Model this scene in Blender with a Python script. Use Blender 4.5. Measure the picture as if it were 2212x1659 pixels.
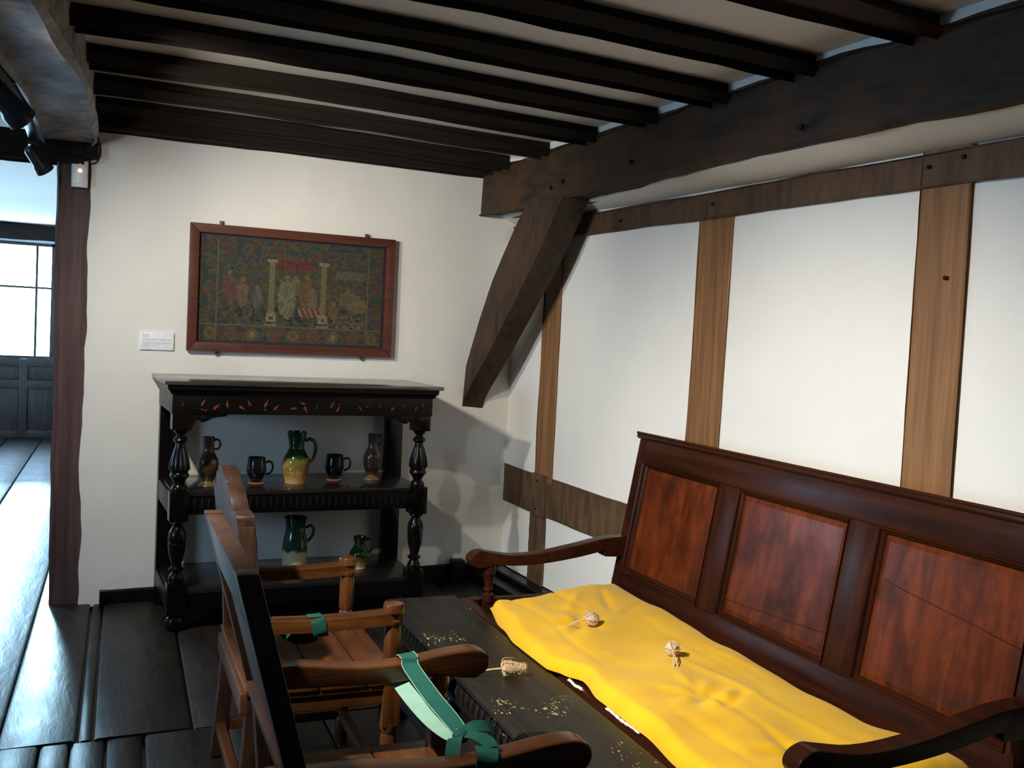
import bpy, bmesh, math, random
from mathutils import Vector, Matrix, noise

for o in list(bpy.data.objects):
    bpy.data.objects.remove(o, do_unlink=True)
SC = bpy.context.scene
COL = SC.collection
R = math.radians
PI = math.pi
random.seed(7)

# ------------------------------------------------------------------ camera
CAM_POS = Vector((-2.686, -5.772, 1.55))
YAW, PITCH, ROLL = R(25.106), R(-2.846), R(2.837)
F_PX = 2185.5
fwd = Vector((math.sin(YAW) * math.cos(PITCH), math.cos(YAW) * math.cos(PITCH), math.sin(PITCH)))
rt = Vector((math.cos(YAW), -math.sin(YAW), 0))
up = rt.cross(fwd)
r2 = math.cos(ROLL) * rt + math.sin(ROLL) * up
u2 = -math.sin(ROLL) * rt + math.cos(ROLL) * up
cam_data = bpy.data.cameras.new('camera')
cam_data.sensor_width = 36.0
cam_data.lens = F_PX / 2212 * 36.0
cam_data.clip_start = 0.02
cam = bpy.data.objects.new('camera', cam_data)
COL.objects.link(cam)
M3 = Matrix((r2, u2, -fwd)).transposed()
cam.matrix_world = Matrix.Translation(CAM_POS) @ M3.to_4x4()
SC.camera = cam

# ------------------------------------------------------------------ light and exposure
WORLD_STRENGTH = 26.0
world = bpy.data.worlds.new('daylight')
SC.world = world
world.use_nodes = True
bg = world.node_tree.nodes['Background']
bg.inputs['Color'].default_value = (0.42, 0.70, 1.0, 1)
bg.inputs['Strength'].default_value = WORLD_STRENGTH
SC.view_settings.view_transform = 'Standard'
SC.view_settings.look = 'None'
SC.view_settings.exposure = 0.0
SC.view_settings.gamma = 1.0
SC.view_settings.use_curve_mapping = False
LAMP_WARM = (1.0, 0.93, 0.80)
# position, aim, watts, full cone angle, blend ; the heads are built further down
SPOTS = {
    'wall': ((-2.79, -1.62, 2.27), (-0.95, -0.1, 0.60), 128, 122, 1.0),
    'brace': ((-3.02, -2.60, 2.27), (-0.55, 0.0, 1.95), 190, 50, 1.0),
    'beam_end': ((-2.70, -0.42, 2.24), (-1.7, 0.3, 0.9), 0, 60, 0.5),
    'settle': ((-2.93, -3.45, 2.27), (-0.50, -2.85, 0.36), 470, 87, 1.0),
}


def portal(loc, rot, sx, sy):
    d = bpy.data.lights.new('window_portal', 'AREA')
    d.shape = 'RECTANGLE'
    d.size, d.size_y = sx, sy
    d.cycles.is_portal = True
    o = bpy.data.objects.new('window_portal', d)
    o.location = loc
    o.rotation_euler = rot
    COL.objects.link(o)


portal((-3.18, 7.80, 1.66), (R(-90), 0, 0), 1.32, 1.42)
portal((-5.40, -2.6, 1.55), (0, R(-90), 0), 0.9, 1.0)
portal((-5.40, 3.7, 1.525), (0, R(-90), 0), 1.15, 2.4)

sun_data = bpy.data.lights.new('low_sun', 'SUN')
sun_data.energy = 8.0
sun_data.color = (0.45, 0.78, 1.0)
sun_data.angle = R(5)
sun = bpy.data.objects.new('low_sun', sun_data)
COL.objects.link(sun)
sun.rotation_euler = Vector((0.059, -1.0, -math.tan(R(14.2)))).to_track_quat('-Z', 'Y').to_euler()

# ------------------------------------------------------------------ materials
MATS = {}


def new_mat(name):
    m = bpy.data.materials.new(name)
    m.use_nodes = True
    nt = m.node_tree
    return m, nt, nt.nodes['Principled BSDF']


def N(nt, kind, **kw):
    n = nt.nodes.new(kind)
    for k, v in kw.items():
        setattr(n, k, v)
    return n


def coords(nt, scale=(1, 1, 1), src='Object'):
    tc = N(nt, 'ShaderNodeTexCoord')
    mp = N(nt, 'ShaderNodeMapping')
    mp.inputs['Scale'].default_value = scale
    nt.links.new(tc.outputs[src], mp.inputs['Vector'])
    return mp.outputs['Vector']


def noise_tex(nt, vec, scale, detail=4, rough=0.6, dist=0.0):
    n = N(nt, 'ShaderNodeTexNoise')
    n.inputs['Scale'].default_value = scale
    n.inputs['Detail'].default_value = detail
    n.inputs['Roughness'].default_value = rough
    n.inputs['Distortion'].default_value = dist
    nt.links.new(vec, n.inputs['Vector'])
    return n.outputs['Fac']


def ramp(nt, fac, stops):
    r = N(nt, 'ShaderNodeValToRGB')
    el = r.color_ramp.elements
    while len(el) < len(stops):
        el.new(0.5)
    for e, (p, c) in zip(el, stops):
        e.position = p
        e.color = (*c, 1)
    nt.links.new(fac, r.inputs['Fac'])
    return r.outputs['Color']


def mix(nt, fac, a, b):
    m = N(nt, 'ShaderNodeMix', data_type='RGBA')
    for sock, v in ((m.inputs['Factor'], fac), (m.inputs[6], a), (m.inputs[7], b)):
        if hasattr(v, 'links') or hasattr(v, 'is_linked'):
            nt.links.new(v, sock)
        elif isinstance(v, (int, float)):
            sock.default_value = v
        else:
            sock.default_value = (*v, 1)
    return m.outputs[2]


def bump(nt, bsdf, height, strength, dist):
    b = N(nt, 'ShaderNodeBump')
    b.inputs['Strength'].default_value = strength
    b.inputs['Distance'].default_value = dist
    nt.links.new(height, b.inputs['Height'])
    nt.links.new(b.outputs['Normal'], bsdf.inputs['Normal'])


def plain(name, col, rough=0.5, metal=0.0, emit=None, spec=0.5):
    if name in MATS:
        return MATS[name]
    m, nt, b = new_mat(name)
    v = coords(nt)
    f = noise_tex(nt, v, 30, 3)
    c = ramp(nt, f, [(0.3, tuple(x * 0.9 for x in col)), (0.7, tuple(min(1, x * 1.08) for x in col))])
    nt.links.new(c, b.inputs['Base Color'])
    b.inputs['Roughness'].default_value = rough
    b.inputs['Metallic'].default_value = metal
    b.inputs['Specular IOR Level'].default_value = spec
    if emit:
        b.inputs['Emission Color'].default_value = (*emit[0], 1)
        b.inputs['Emission Strength'].default_value = emit[1]
    MATS[name] = m
    return m


def plaster(name, col, amp=0.25):
    m, nt, b = new_mat(name)
    v = coords(nt)
    big = noise_tex(nt, v, 1.3, 5, 0.6)
    fine = noise_tex(nt, v, 55, 5, 0.65)
    c = ramp(nt, big, [(0.3, tuple(x * 0.93 for x in col)), (0.7, col)])
    nt.links.new(c, b.inputs['Base Color'])
    b.inputs['Roughness'].default_value = 0.85
    b.inputs['Specular IOR Level'].default_value = 0.25
    bump(nt, b, fine, amp, 0.006)
    MATS[name] = m
    return m


def wood(name, dark, light, axis='x', grain=28.0, rough=0.45, bmp=0.35, spec=0.5, blotch=None, specks=None, stretch=0.05):
    """dark and light: grain colours; axis: grain direction; blotch: second colour laid on in soft patches; specks: colour of worn chips"""
    key = name + axis
    if key in MATS:
        return MATS[key]
    m, nt, b = new_mat(key)
    sc = {'x': (stretch, 1, 1), 'y': (1, stretch, 1), 'z': (1, 1, stretch)}[axis]
    v = coords(nt, sc)
    g = noise_tex(nt, v, grain, 6, 0.62, 0.4)
    c = ramp(nt, g, [(0.28, dark), (0.72, light)])
    v1 = coords(nt)
    big = noise_tex(nt, v1, 4.5, 4, 0.6)
    if blotch:
        c = mix(nt, ramp(nt, big, [(0.45, (0, 0, 0)), (0.68, (1, 1, 1))]), c, blotch)
    if specks:
        sp = noise_tex(nt, coords(nt, (0.5, 1, 1)), 120, 2, 0.5)
        area = noise_tex(nt, v1, 6, 2, 0.5)
        ma = N(nt, 'ShaderNodeMath', operation='MULTIPLY')
        nt.links.new(sp, ma.inputs[0])
        nt.links.new(area, ma.inputs[1])
        c = mix(nt, ramp(nt, ma.outputs[0], [(0.40, (0, 0, 0)), (0.415, (1, 1, 1))]), c, specks)
    nt.links.new(c, b.inputs['Base Color'])
    mr = N(nt, 'ShaderNodeMapRange')
    mr.inputs['To Min'].default_value = max(0.03, rough - 0.12)
    mr.inputs['To Max'].default_value = min(1, rough + 0.12)
    nt.links.new(big, mr.inputs['Value'])
    nt.links.new(mr.outputs['Result'], b.inputs['Roughness'])
    b.inputs['Specular IOR Level'].default_value = spec
    bump(nt, b, g, bmp, 0.004)
    MATS[key] = m
    return m


def zglaze(name, stops, zmin, zmax, jag=0.12, nscale=18, rough=0.12, mottled=None):
    """pottery glaze: colour bands up the pot with a ragged run line"""
    m, nt, b = new_mat(name)
    tc = N(nt, 'ShaderNodeTexCoord')
    sep = N(nt, 'ShaderNodeSeparateXYZ')
    nt.links.new(tc.outputs['Object'], sep.inputs[0])
    mr = N(nt, 'ShaderNodeMapRange')
    mr.inputs['From Min'].default_value = zmin
    mr.inputs['From Max'].default_value = zmax
    nt.links.new(sep.outputs['Z'], mr.inputs['Value'])
    n = noise_tex(nt, coords(nt, (1, 1, 0.45)), nscale, 3, 0.6)
    ma = N(nt, 'ShaderNodeMath', operation='MULTIPLY_ADD')
    nt.links.new(n, ma.inputs[0])
    ma.inputs[1].default_value = jag
    nt.links.new(mr.outputs['Result'], ma.inputs[2])
    su = N(nt, 'ShaderNodeMath', operation='SUBTRACT')
    nt.links.new(ma.outputs[0], su.inputs[0])
    su.inputs[1].default_value = jag * 0.5
    c = ramp(nt, su.outputs[0], stops)
    if mottled:
        n2 = noise_tex(nt, coords(nt), 26, 3, 0.6)
        lo, hi, col = mottled
        band = ramp(nt, su.outputs[0], [(lo, (1, 1, 1)), (hi, (0, 0, 0))])
        spot = ramp(nt, n2, [(0.5, (0, 0, 0)), (0.58, (1, 1, 1))])
        mm = N(nt, 'ShaderNodeMix', data_type='RGBA', blend_type='MULTIPLY')
        mm.inputs['Factor'].default_value = 1
        nt.links.new(band, mm.inputs[6])
        nt.links.new(spot, mm.inputs[7])
        c = mix(nt, mm.outputs[2], c, col)
    nt.links.new(c, b.inputs['Base Color'])
    b.inputs['Roughness'].default_value = rough
    bump(nt, b, noise_tex(nt, coords(nt, (0.2, 0.2, 1)), 45, 2), 0.2, 0.003)
    MATS[name] = m
    return m


M_WALL = plaster('lime_plaster_back', (0.76, 0.74, 0.70))
M_WALLR = plaster('white_plaster_panels', (0.80, 0.79, 0.77), 0.12)
M_CEIL = plaster('ceiling_plaster', (0.74, 0.69, 0.62), 0.2)
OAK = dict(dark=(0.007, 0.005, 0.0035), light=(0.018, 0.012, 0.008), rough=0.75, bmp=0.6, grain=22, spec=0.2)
M_OAKX = wood('hewn_dark_oak', axis='x', **OAK)
M_OAKY = wood('hewn_dark_oak', axis='y', **OAK)
M_OAKZ = wood('hewn_dark_oak', axis='z', **OAK)
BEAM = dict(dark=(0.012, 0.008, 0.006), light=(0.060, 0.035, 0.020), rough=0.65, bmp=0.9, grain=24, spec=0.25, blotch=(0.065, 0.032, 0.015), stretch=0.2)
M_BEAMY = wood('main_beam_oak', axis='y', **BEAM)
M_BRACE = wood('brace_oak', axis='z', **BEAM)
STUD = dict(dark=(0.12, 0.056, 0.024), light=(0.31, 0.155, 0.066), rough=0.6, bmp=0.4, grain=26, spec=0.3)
M_STUD = wood('stud_oak', axis='z', **STUD)
M_STUDY = wood('stud_oak', axis='y', **STUD)
M_RAILOAK = wood('rail_oak', axis='z', dark=(0.045, 0.026, 0.015), light=(0.15, 0.085, 0.045), rough=0.65, bmp=0.4, grain=18, spec=0.3, stretch=0.25)
M_POST = wood('post_oak', axis='z', dark=(0.032, 0.019, 0.019), light=(0.115, 0.064, 0.062), rough=0.6, bmp=0.6, grain=20, spec=0.3)
M_FLOOR = wood('floor_boards', axis='y', dark=(0.006, 0.005, 0.0045), light=(0.026, 0.019, 0.014), rough=0.50, bmp=0.9, grain=18, spec=0.35, stretch=0.2)
M_BLACK = wood('ebonised_oak', axis='x', dark=(0.0018, 0.0018, 0.002), light=(0.006, 0.0045, 0.004), rough=0.36, bmp=0.15, grain=24, spec=0.22)
M_BLACKZ = wood('ebonised_oak', axis='z', dark=(0.0018, 0.0018, 0.002), light=(0.006, 0.0045, 0.004), rough=0.22, bmp=0.1, grain=24, spec=0.25)
SET = dict(dark=(0.012, 0.0042, 0.0024), light=(0.046, 0.0125, 0.0055), rough=0.30, bmp=0.12, grain=24, spec=0.10)
M_SETX = wood('settle_oak', axis='x', **SET)
M_SETZ = wood('settle_oak', axis='z', **SET)
M_SETPANEL = wood('settle_panel_oak', axis='z', dark=(0.040, 0.009, 0.003), light=(0.155, 0.033, 0.008), rough=0.30, bmp=0.1, grain=22, spec=0.12, blotch=(0.032, 0.008, 0.004), stretch=0.12)
CH = dict(dark=(0.022, 0.008, 0.0035), light=(0.130, 0.046, 0.011), rough=0.26, bmp=0.25, grain=26, spec=0.4, blotch=(0.034, 0.011, 0.005))
M_CHX = wood('chair_oak', axis='x', **CH)
M_CHY = wood('chair_oak', axis='y', **CH)
M_CHZ = wood('chair_oak', axis='z', **CH)
CHD = dict(dark=(0.012, 0.006, 0.0045), light=(0.045, 0.019, 0.010), rough=0.50, bmp=0.7, grain=40, spec=0.28, stretch=0.3)
M_CHDZ = wood('chair_dark_oak', axis='z', **CHD)
M_CHDY = wood('chair_dark_oak', axis='y', **CHD)
M_BENCH = wood('bench_oak', axis='x', dark=(0.005, 0.0045, 0.004), light=(0.018, 0.015, 0.011), rough=0.42, bmp=0.3, grain=24, spec=0.28, specks=(0.36, 0.28, 0.12))
M_FRAME = wood('picture_frame_wood', axis='x', dark=(0.045, 0.012, 0.007), light=(0.12, 0.030, 0.014), rough=0.45, bmp=0.1, grain=30)
M_DADO = wood('dado_oak', axis='z', dark=(0.012, 0.010, 0.010), light=(0.045, 0.034, 0.028), rough=0.4, bmp=0.15)
M_INLAY = wood('inlay_wood', axis='x', dark=(0.07, 0.017, 0.006), light=(0.19, 0.050, 0.016), rough=0.4, bmp=0.1)
M_STEM = wood('faded_inlay', axis='x', dark=(0.006, 0.003, 0.002), light=(0.022, 0.008, 0.004), rough=0.7, bmp=0.1, spec=0.15)
M_METAL = plain('black_painted_metal', (0.010, 0.011, 0.013), 0.3, 0.0)
M_BRASS = plain('dull_brass', (0.20, 0.16, 0.09), 0.45, 0.8)
M_WHITE = plain('white_plastic', (0.80, 0.80, 0.80), 0.35)
M_CARD = plain('white_card', (0.80, 0.82, 0.88), 0.6)
M_INK = plain('grey_ink', (0.22, 0.23, 0.26), 0.7)
M_BLACKCLOTH = plain('black_slip', (0.012, 0.013, 0.02), 0.6)
M_ROPE = plain('white_cord', (0.75, 0.70, 0.58), 0.8)
M_LAMPLENS = plain('lamp_lens', (0.9, 0.9, 0.9), 0.3, emit=((1.0, 0.85, 0.66), 14))
M_LED = plain('orange_indicator', (0.9, 0.45, 0.2), 0.3, emit=((1.0, 0.5, 0.2), 5))
M_VELVET = plain('teal_velvet', (0.011, 0.070, 0.056), 0.8, spec=0.1)
M_SATIN = plain('pale_green_satin', (0.20, 0.36, 0.29), 0.45)
M_TEASEL = plain('dried_teasel', (0.50, 0.36, 0.19), 0.8)
M_TEASELP = plain('pale_dried_teasel', (0.62, 0.46, 0.34), 0.8)


def cloth_mat():
    m, nt, b = new_mat('mustard_wool')
    v = coords(nt)
    f = noise_tex(nt, v, 420, 2, 0.5)
    big = noise_tex(nt, v, 5, 3, 0.5)
    c = ramp(nt, big, [(0.3, (0.66, 0.375, 0.008)), (0.7, (0.76, 0.455, 0.013))])
    nt.links.new(c, b.inputs['Base Color'])
    b.inputs['Roughness'].default_value = 0.9
    b.inputs['Specular IOR Level'].default_value = 0.15
    b.inputs['Sheen Weight'].default_value = 0.15
    bump(nt, b, f, 0.2, 0.002)
    return m


M_CLOTH = cloth_mat()


def pane_mat():
    m = bpy.data.materials.new('window_glass')
    m.use_nodes = True
    nt = m.node_tree
    nt.nodes.remove(nt.nodes['Principled BSDF'])
    t = N(nt, 'ShaderNodeBsdfTransparent')
    g = N(nt, 'ShaderNodeBsdfGlossy')
    g.inputs['Roughness'].default_value = 0.02
    mx = N(nt, 'ShaderNodeMixShader')
    mx.inputs['Fac'].default_value = 0.06
    nt.links.new(t.outputs[0], mx.inputs[1])
    nt.links.new(g.outputs[0], mx.inputs[2])
    nt.links.new(mx.outputs[0], nt.nodes['Material Output'].inputs['Surface'])
    return m


M_PANE = pane_mat()


# ------------------------------------------------------------------ mesh helpers
class MB:
    def __init__(s):
        s.v, s.f = [], []

    def add(s, verts, faces):
        k = len(s.v)
        s.v += [tuple(p) for p in verts]
        s.f += [tuple(i + k for i in f) for f in faces]
        return s

    def box(s, x0, x1, y0, y1, z0, z1):
        vs = [(x, y, z) for z in (z0, z1) for y in (y0, y1) for x in (x0, x1)]
        return s.add(vs, [(0, 2, 3, 1), (4, 5, 7, 6), (0, 1, 5, 4), (2, 6, 7, 3), (0, 4, 6, 2), (1, 3, 7, 5)])

    def loft(s, rings, closed=False):
        n = len(rings[0])
        vs = [p for r in rings for p in r]
        fs = []
        m = len(rings)
        for i in range(m if closed else m - 1):
            j = (i + 1) % m
            for k in range(n):
                l = (k + 1) % n
                fs.append((i * n + k, i * n + l, j * n + l, j * n + k))
        if not closed:
            fs.append(tuple(range(n - 1, -1, -1)))
            fs.append(tuple((m - 1) * n + k for k in range(n)))
        return s.add(vs, fs)

    def lathe(s, prof, c=(0, 0, 0), seg=24):
        rings = [[(c[0] + max(r, 1e-4) * math.cos(2 * PI * k / seg), c[1] + max(r, 1e-4) * math.sin(2 * PI * k / seg), c[2] + z) for k in range(seg)] for r, z in prof]
        return s.loft(rings)

    def tube(s, pts, rad, seg=10, closed=False):
        pts = [Vector(p) for p in pts]
        rings = []
        ref = None
        for i, p in enumerate(pts):
            a = pts[i - 1] if (i > 0 or closed) else p
            b = pts[(i + 1) % len(pts)] if (i < len(pts) - 1 or closed) else p
            t = (b - a).normalized()
            if ref is None:
                ref = Vector((0, 0, 1)) if abs(t.z) < 0.9 else Vector((1, 0, 0))
            side = t.cross(ref).normalized()
            ref = side.cross(t).normalized()
            rr = rad(i / (len(pts) - 1)) if callable(rad) else rad
            rings.append([p + side * math.cos(2 * PI * k / seg) * rr + ref * math.sin(2 * PI * k / seg) * rr for k in range(seg)])
        return s.loft(rings, closed)

    def prism(s, outline, fn):
        """outline in 2D; fn(a, b, t) -> 3D for t = 0, 1"""
        n = len(outline)
        vs = [fn(a, b, 0) for a, b in outline] + [fn(a, b, 1) for a, b in outline]
        fs = [tuple(range(n - 1, -1, -1)), tuple(range(n, 2 * n))]
        fs += [(k, (k + 1) % n, n + (k + 1) % n, n + k) for k in range(n)]
        return s.add(vs, fs)

    def strip(s, pts, wdirs, w, th=0.0015):
        """flat ribbon: rings of a thin rectangle along pts"""
        pts = [Vector(p) for p in pts]
        rings = []
        for i, p in enumerate(pts):
            t = (pts[min(i + 1, len(pts) - 1)] - pts[max(i - 1, 0)]).normalized()
            wd = Vector(wdirs[i] if isinstance(wdirs[0], (tuple, list, Vector)) else wdirs)
            wd = (wd - t * wd.dot(t)).normalized()
            nn = t.cross(wd).normalized()
            ww = w[i] if isinstance(w, (list, tuple)) else w
            rings.append([p + wd * ww / 2 + nn * th / 2, p - wd * ww / 2 + nn * th / 2, p - wd * ww / 2 - nn * th / 2, p + wd * ww / 2 - nn * th / 2])
        return s.loft(rings)

    def slab(s, fn, nu, nv, th):
        """closed thick sheet: fn(u, v) -> point ; th: offset vector to the hidden face"""
        th = Vector(th)
        a = [Vector(fn(i / nu, j / nv)) for j in range(nv + 1) for i in range(nu + 1)]
        W = nu + 1
        n = len(a)
        vs = a + [p + th for p in a]
        fs = []
        for j in range(nv):
            for i in range(nu):
                q = (j * W + i, j * W + i + 1, (j + 1) * W + i + 1, (j + 1) * W + i)
                fs.append(q)
                fs.append(tuple(n + k for k in reversed(q)))
        edge = [i for i in range(W)] + [j * W + nu for j in range(1, nv + 1)] + [nv * W + i for i in range(nu - 1, -1, -1)] + [j * W for j in range(nv - 1, 0, -1)]
        for k in range(len(edge)):
            p, q = edge[k], edge[(k + 1) % len(edge)]
            fs.append((q, p, n + p, n + q))
        return s.add(vs, fs)

    def timber(s, p0, p1, w, h, upv=(0, 0, 1), n=14, amp=0.008, ch=0.02, seed=0, path=None):
        """hewn timber with waney chamfered edges; centre line p0 to p1 (or path(t)), w across, h along upv"""
        p0, p1, upv = Vector(p0), Vector(p1), Vector(upv)
        rings = []
        fpath = path or (lambda t: p0.lerp(p1, t))
        for i in range(n + 1):
            t = i / n
            c = Vector(fpath(t))
            d = (Vector(fpath(min(1, t + .01))) - Vector(fpath(max(0, t - .01)))).normalized()
            side = d.cross(upv).normalized()
            u = side.cross(d).normalized()
            ring = []
            for k, (a, b) in enumerate(((-1, -1), (1, -1), (1, 1), (-1, 1))):
                for e in (0, 1):
                    cx = a * (w / 2 - (ch if (e == 0) == (a * b > 0) else 0))
                    cy = b * (h / 2 - (ch if (e == 0) != (a * b > 0) else 0))
                    q = noise.noise_vector(Vector((seed * 7.3 + k * 2.1, t * n * 0.33, e * 1.7 + seed)))
                    q2 = noise.noise_vector(Vector((seed * 3.1 + k, t * n * 0.9, e * 3.3)))
                    ring.append(c + side * (cx + amp * (q.x + 0.35 * q2.x)) + u * (cy + amp * (q.y + 0.35 * q2.y)))
            rings.append(ring)
        return s.loft(rings)

    def build(s, name, mat, parent=None, bevel=0.0, origin=None, smooth=True, angle=38, seg=2):
        me = bpy.data.meshes.new(name)
        o3 = Vector(origin) if origin else Vector((0, 0, 0))
        me.from_pydata([Vector(p) - o3 for p in s.v], [], s.f)
        bm = bmesh.new()
        bm.from_mesh(me)
        bmesh.ops.recalc_face_normals(bm, faces=bm.faces)
        if bevel:
            es = [e for e in bm.edges if len(e.link_faces) == 2 and e.calc_face_angle(0) > R(30)]
            bmesh.ops.bevel(bm, geom=es, offset=bevel, segments=seg, profile=0.6, affect='EDGES', clamp_overlap=True)
        bm.to_mesh(me)
        bm.free()
        if smooth:
            me.shade_smooth()
            me.set_sharp_from_angle(angle=R(angle))
        me.materials.append(mat)
        o = bpy.data.objects.new(name, me)
        COL.objects.link(o)
        if parent is not None:
            o.parent = parent
        elif origin:
            o.location = o3
        return o


def thing(name, label, cat, loc=(0, 0, 0), rotz=0.0, group=None):
    o = bpy.data.objects.new(name, None)
    COL.objects.link(o)
    o.location = loc
    o.rotation_euler = (0, 0, rotz)
    o.empty_display_size = 0.1
    tag(o, label, cat, group)
    return o


def tag(o, label, cat, group=None):
    o['label'] = label
    o['category'] = cat
    if group:
        o['group'] = group
    return o


def struct(o):
    o['kind'] = 'structure'
    return o


def n2(x, y, z=0.0):
    return noise.noise(Vector((x, y, z)))


def lin(a, b, t):
    return a + (b - a) * t


def smooth_pts(pts, n=6):
    """Catmull-Rom through the points"""
    P = [Vector(p) for p in pts]
    out = []
    for i in range(len(P) - 1):
        a, b, c, d = P[max(i - 1, 0)], P[i], P[i + 1], P[min(i + 2, len(P) - 1)]
        for k in range(n):
            t = k / n
            out.append(0.5 * ((2 * b) + (c - a) * t + (2 * a - 5 * b + 4 * c - d) * t * t + (3 * b - a - 3 * c + d) * t ** 3))
    out.append(P[-1])
    return out


# ================================================================== THE SETTING
# floor of wide boards, each a piece of its own
floor = struct(MB().box(-5.4, 0.3, -7.8, 8.2, -0.12, -0.035).build('floor', M_BLACK, smooth=False))
SK = 0.07   # the boards run a little askew


def board(xa, xb, ya, yb, k, dz):
    g = 0.006
    m = MB()
    n = 8
    rings = []
    for i in range(n + 1):
        y = lin(ya + g, yb - g, i / n)
        ww = 0.006 * n2(k * 3.1, y * 1.5)
        x0, x1 = xa + g + ww + SK * y, xb - g + 0.006 * n2(k * 5.7 + 9, y * 1.5) + SK * y
        zl, zr = dz + 0.004 * n2(k, y * 2, 1), dz + 0.004 * n2(k, y * 2, 7)
        rings.append([(x0, y, -0.034), (x0, y, zl - 0.006), (x0 + 0.01, y, zl), (x1 - 0.01, y, zr), (x1, y, zr - 0.006), (x1, y, -0.034)])
    m.loft(rings)
    m.build('plank', M_FLOOR, floor)


seams_far = [-5.35, -4.95, -4.6, -4.2, -3.9, -3.55, -3.17, -2.665, -2.40, -2.345, -1.995, -1.62, -1.22, -0.86, -0.45, -0.08]
k = 0
for a, b in zip(seams_far, seams_far[1:]):
    k += 1
    board(a, b, -1.87, 8.15, k, -0.004 + 0.004 * random.uniform(-1, 1))
seams_near = [-5.2, -4.8, -4.45, -4.0, -3.6, -3.2, -2.93, -2.66, -2.52, -2.42, -2.30, -2.17, -1.87, -1.5, -1.1, -0.7, -0.3, 0.1, 0.45]
for a, b in zip(seams_near, seams_near[1:]):
    k += 1
    board(a, b, -7.7, -1.87, k, -0.006 + 0.004 * random.uniform(-1, 1))

# back wall, lime plaster, wavy where it meets the post


def wb(u, v):
    z = lin(-0.02, 2.75, v)
    xl = -2.468 + 0.026 * n2(z * 2.2, 3.3) + 0.012 * n2(z * 7, 1.2)
    x = lin(xl, 0.06, u)
    return (x, -0.004 + 0.007 * n2(x * 1.4, z * 1.4) + 0.003 * n2(x * 5, z * 5, 4), z)


wall_back = struct(MB().slab(wb, 70, 70, (0, 0.16, 0)).build('wall_back', M_WALL, angle=60))


# right wall: white plaster with exposed timbers
def wr(u, v):
    y = lin(0.1, -7.8, u)
    z = lin(-0.02, 2.75, v)
    return (0.004 * n2(y * 1.2, z * 1.2, 5) + 0.001 * n2(y * 6, z * 6), y, z)


wall_right = struct(MB().slab(wr, 110, 50, (0.16, 0, 0)).build('wall_right', M_WALLR, angle=60))
MB().timber((0.03, 0.0, 2.158), (0.03, -7.7, 2.158), 0.12, 0.118, n=60, amp=0.006, ch=0.008, seed=2).build('wall_plate', wood('plate_oak', axis='z', dark=(0.040, 0.022, 0.013), light=(0.13, 0.07, 0.036), rough=0.62, bmp=0.5, grain=16, spec=0.3, stretch=0.3), wall_right)


def stud(yc0, yc1, w, z0, z1, seed, mat=M_STUD, proud=0.012):
    MB().timber((0.06 - proud, yc0, z0), (0.06 - proud, yc1, z1), 0.12, w, upv=(0, 1, 0), n=16, amp=0.005, ch=0.005, seed=seed).build('stud', mat, wall_right)


stud(-0.545, -0.552, 0.215, 0.70, 2.12, 4)
stud(-0.50, -0.50, 0.205, 0.05, 0.50, 5, M_RAILOAK, 0.010)
stud(-2.068, -2.085, 0.245, 0.70, 2.12, 6)
stud(-3.335, -3.335, 0.205, 0.70, 2.225, 7, M_STUD, 0.022)
stud(-4.60, -4.60, 0.22, 0.70, 2.12, 8)
stud(-5.90, -5.90, 0.22, 0.70, 2.12, 9)
MB().timber((0.048, 0.02, 0.615), (0.048, -7.7, 0.60), 0.12, 0.235, n=60, amp=0.006, ch=0.006, seed=11).build('rail', M_RAILOAK, wall_right)
# plugs of the pegged joint where stud and rail cross, and a slim cover piece
MB().box(-0.022, 0.02, -0.60, -0.42, 0.49, 0.735).build('joint_cover', M_RAILOAK, wall_right, bevel=0.006)
for (yy, zz) in ((-0.50, 0.695), (-0.50, 0.53), (-3.27, 2.17), (-3.41, 2.185), (-2.08, 2.16), (-3.37, 1.80), (-1.3, 2.15)):
    MB().lathe([(0.0, -0.004), (0.007, -0.004), (0.008, 0.001), (0.0, 0.002)], seg=10).build('peg', M_OAKZ, wall_right).matrix_local = Matrix.Translation((-0.022 if zz < 1 else (-0.028 if abs(yy + 3.3) < 0.2 else -0.03), yy, zz)) @ Matrix.Rotation(R(90), 4, 'Y')
# stepped sill along the foot of the right wall
struct(MB().timber((-0.045, 0.0, 0.045), (-0.045, -7.7, 0.045), 0.10, 0.095, n=40, amp=0.004, ch=0.006, seed=13).build('baseboard_right', M_BLACK))
MB().timber((-0.15, -0.01, 0.028), (-0.15, -7.7, 0.028), 0.10, 0.065, n=40, amp=0.004, ch=0.006, seed=14).build('sill_step', M_BLACK, bpy.data.objects['baseboard_right'])


# skirting at the foot of the back wall, ragged plaster above it
def skirt(x0, x1, h0, h1, seed):
    m = MB()
    rings = []
    nn = 16
    for i in range(nn + 1):
        x = lin(x0, x1, i / nn)
        h = lin(h0, h1, i / nn) + 0.008 * n2(x * 9, seed)
        rings.append([(x, 0.0, -0.01), (x, -0.03 - 0.004 * n2(x * 6, seed, 2), -0.01), (x, -0.028 - 0.004 * n2(x * 6, seed, 3), h - 0.008), (x, -0.018, h), (x, 0.0, h)])
    m.loft(rings)
    return m


bb = struct(skirt(-2.35, -0.02, 0.066, 0.115, 4).build('baseboard_back', M_BLACK))
MB().box(-2.365, -2.325, -0.05, 0.0, -0.01, 0.07).build('skirting_end_block', M_BLACK, bb, bevel=0.004)
MB().box(-0.36, -0.28, -0.09, -0.02, -0.01, 0.145).build('corner_block', M_BLACK, bb, bevel=0.006)


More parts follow.
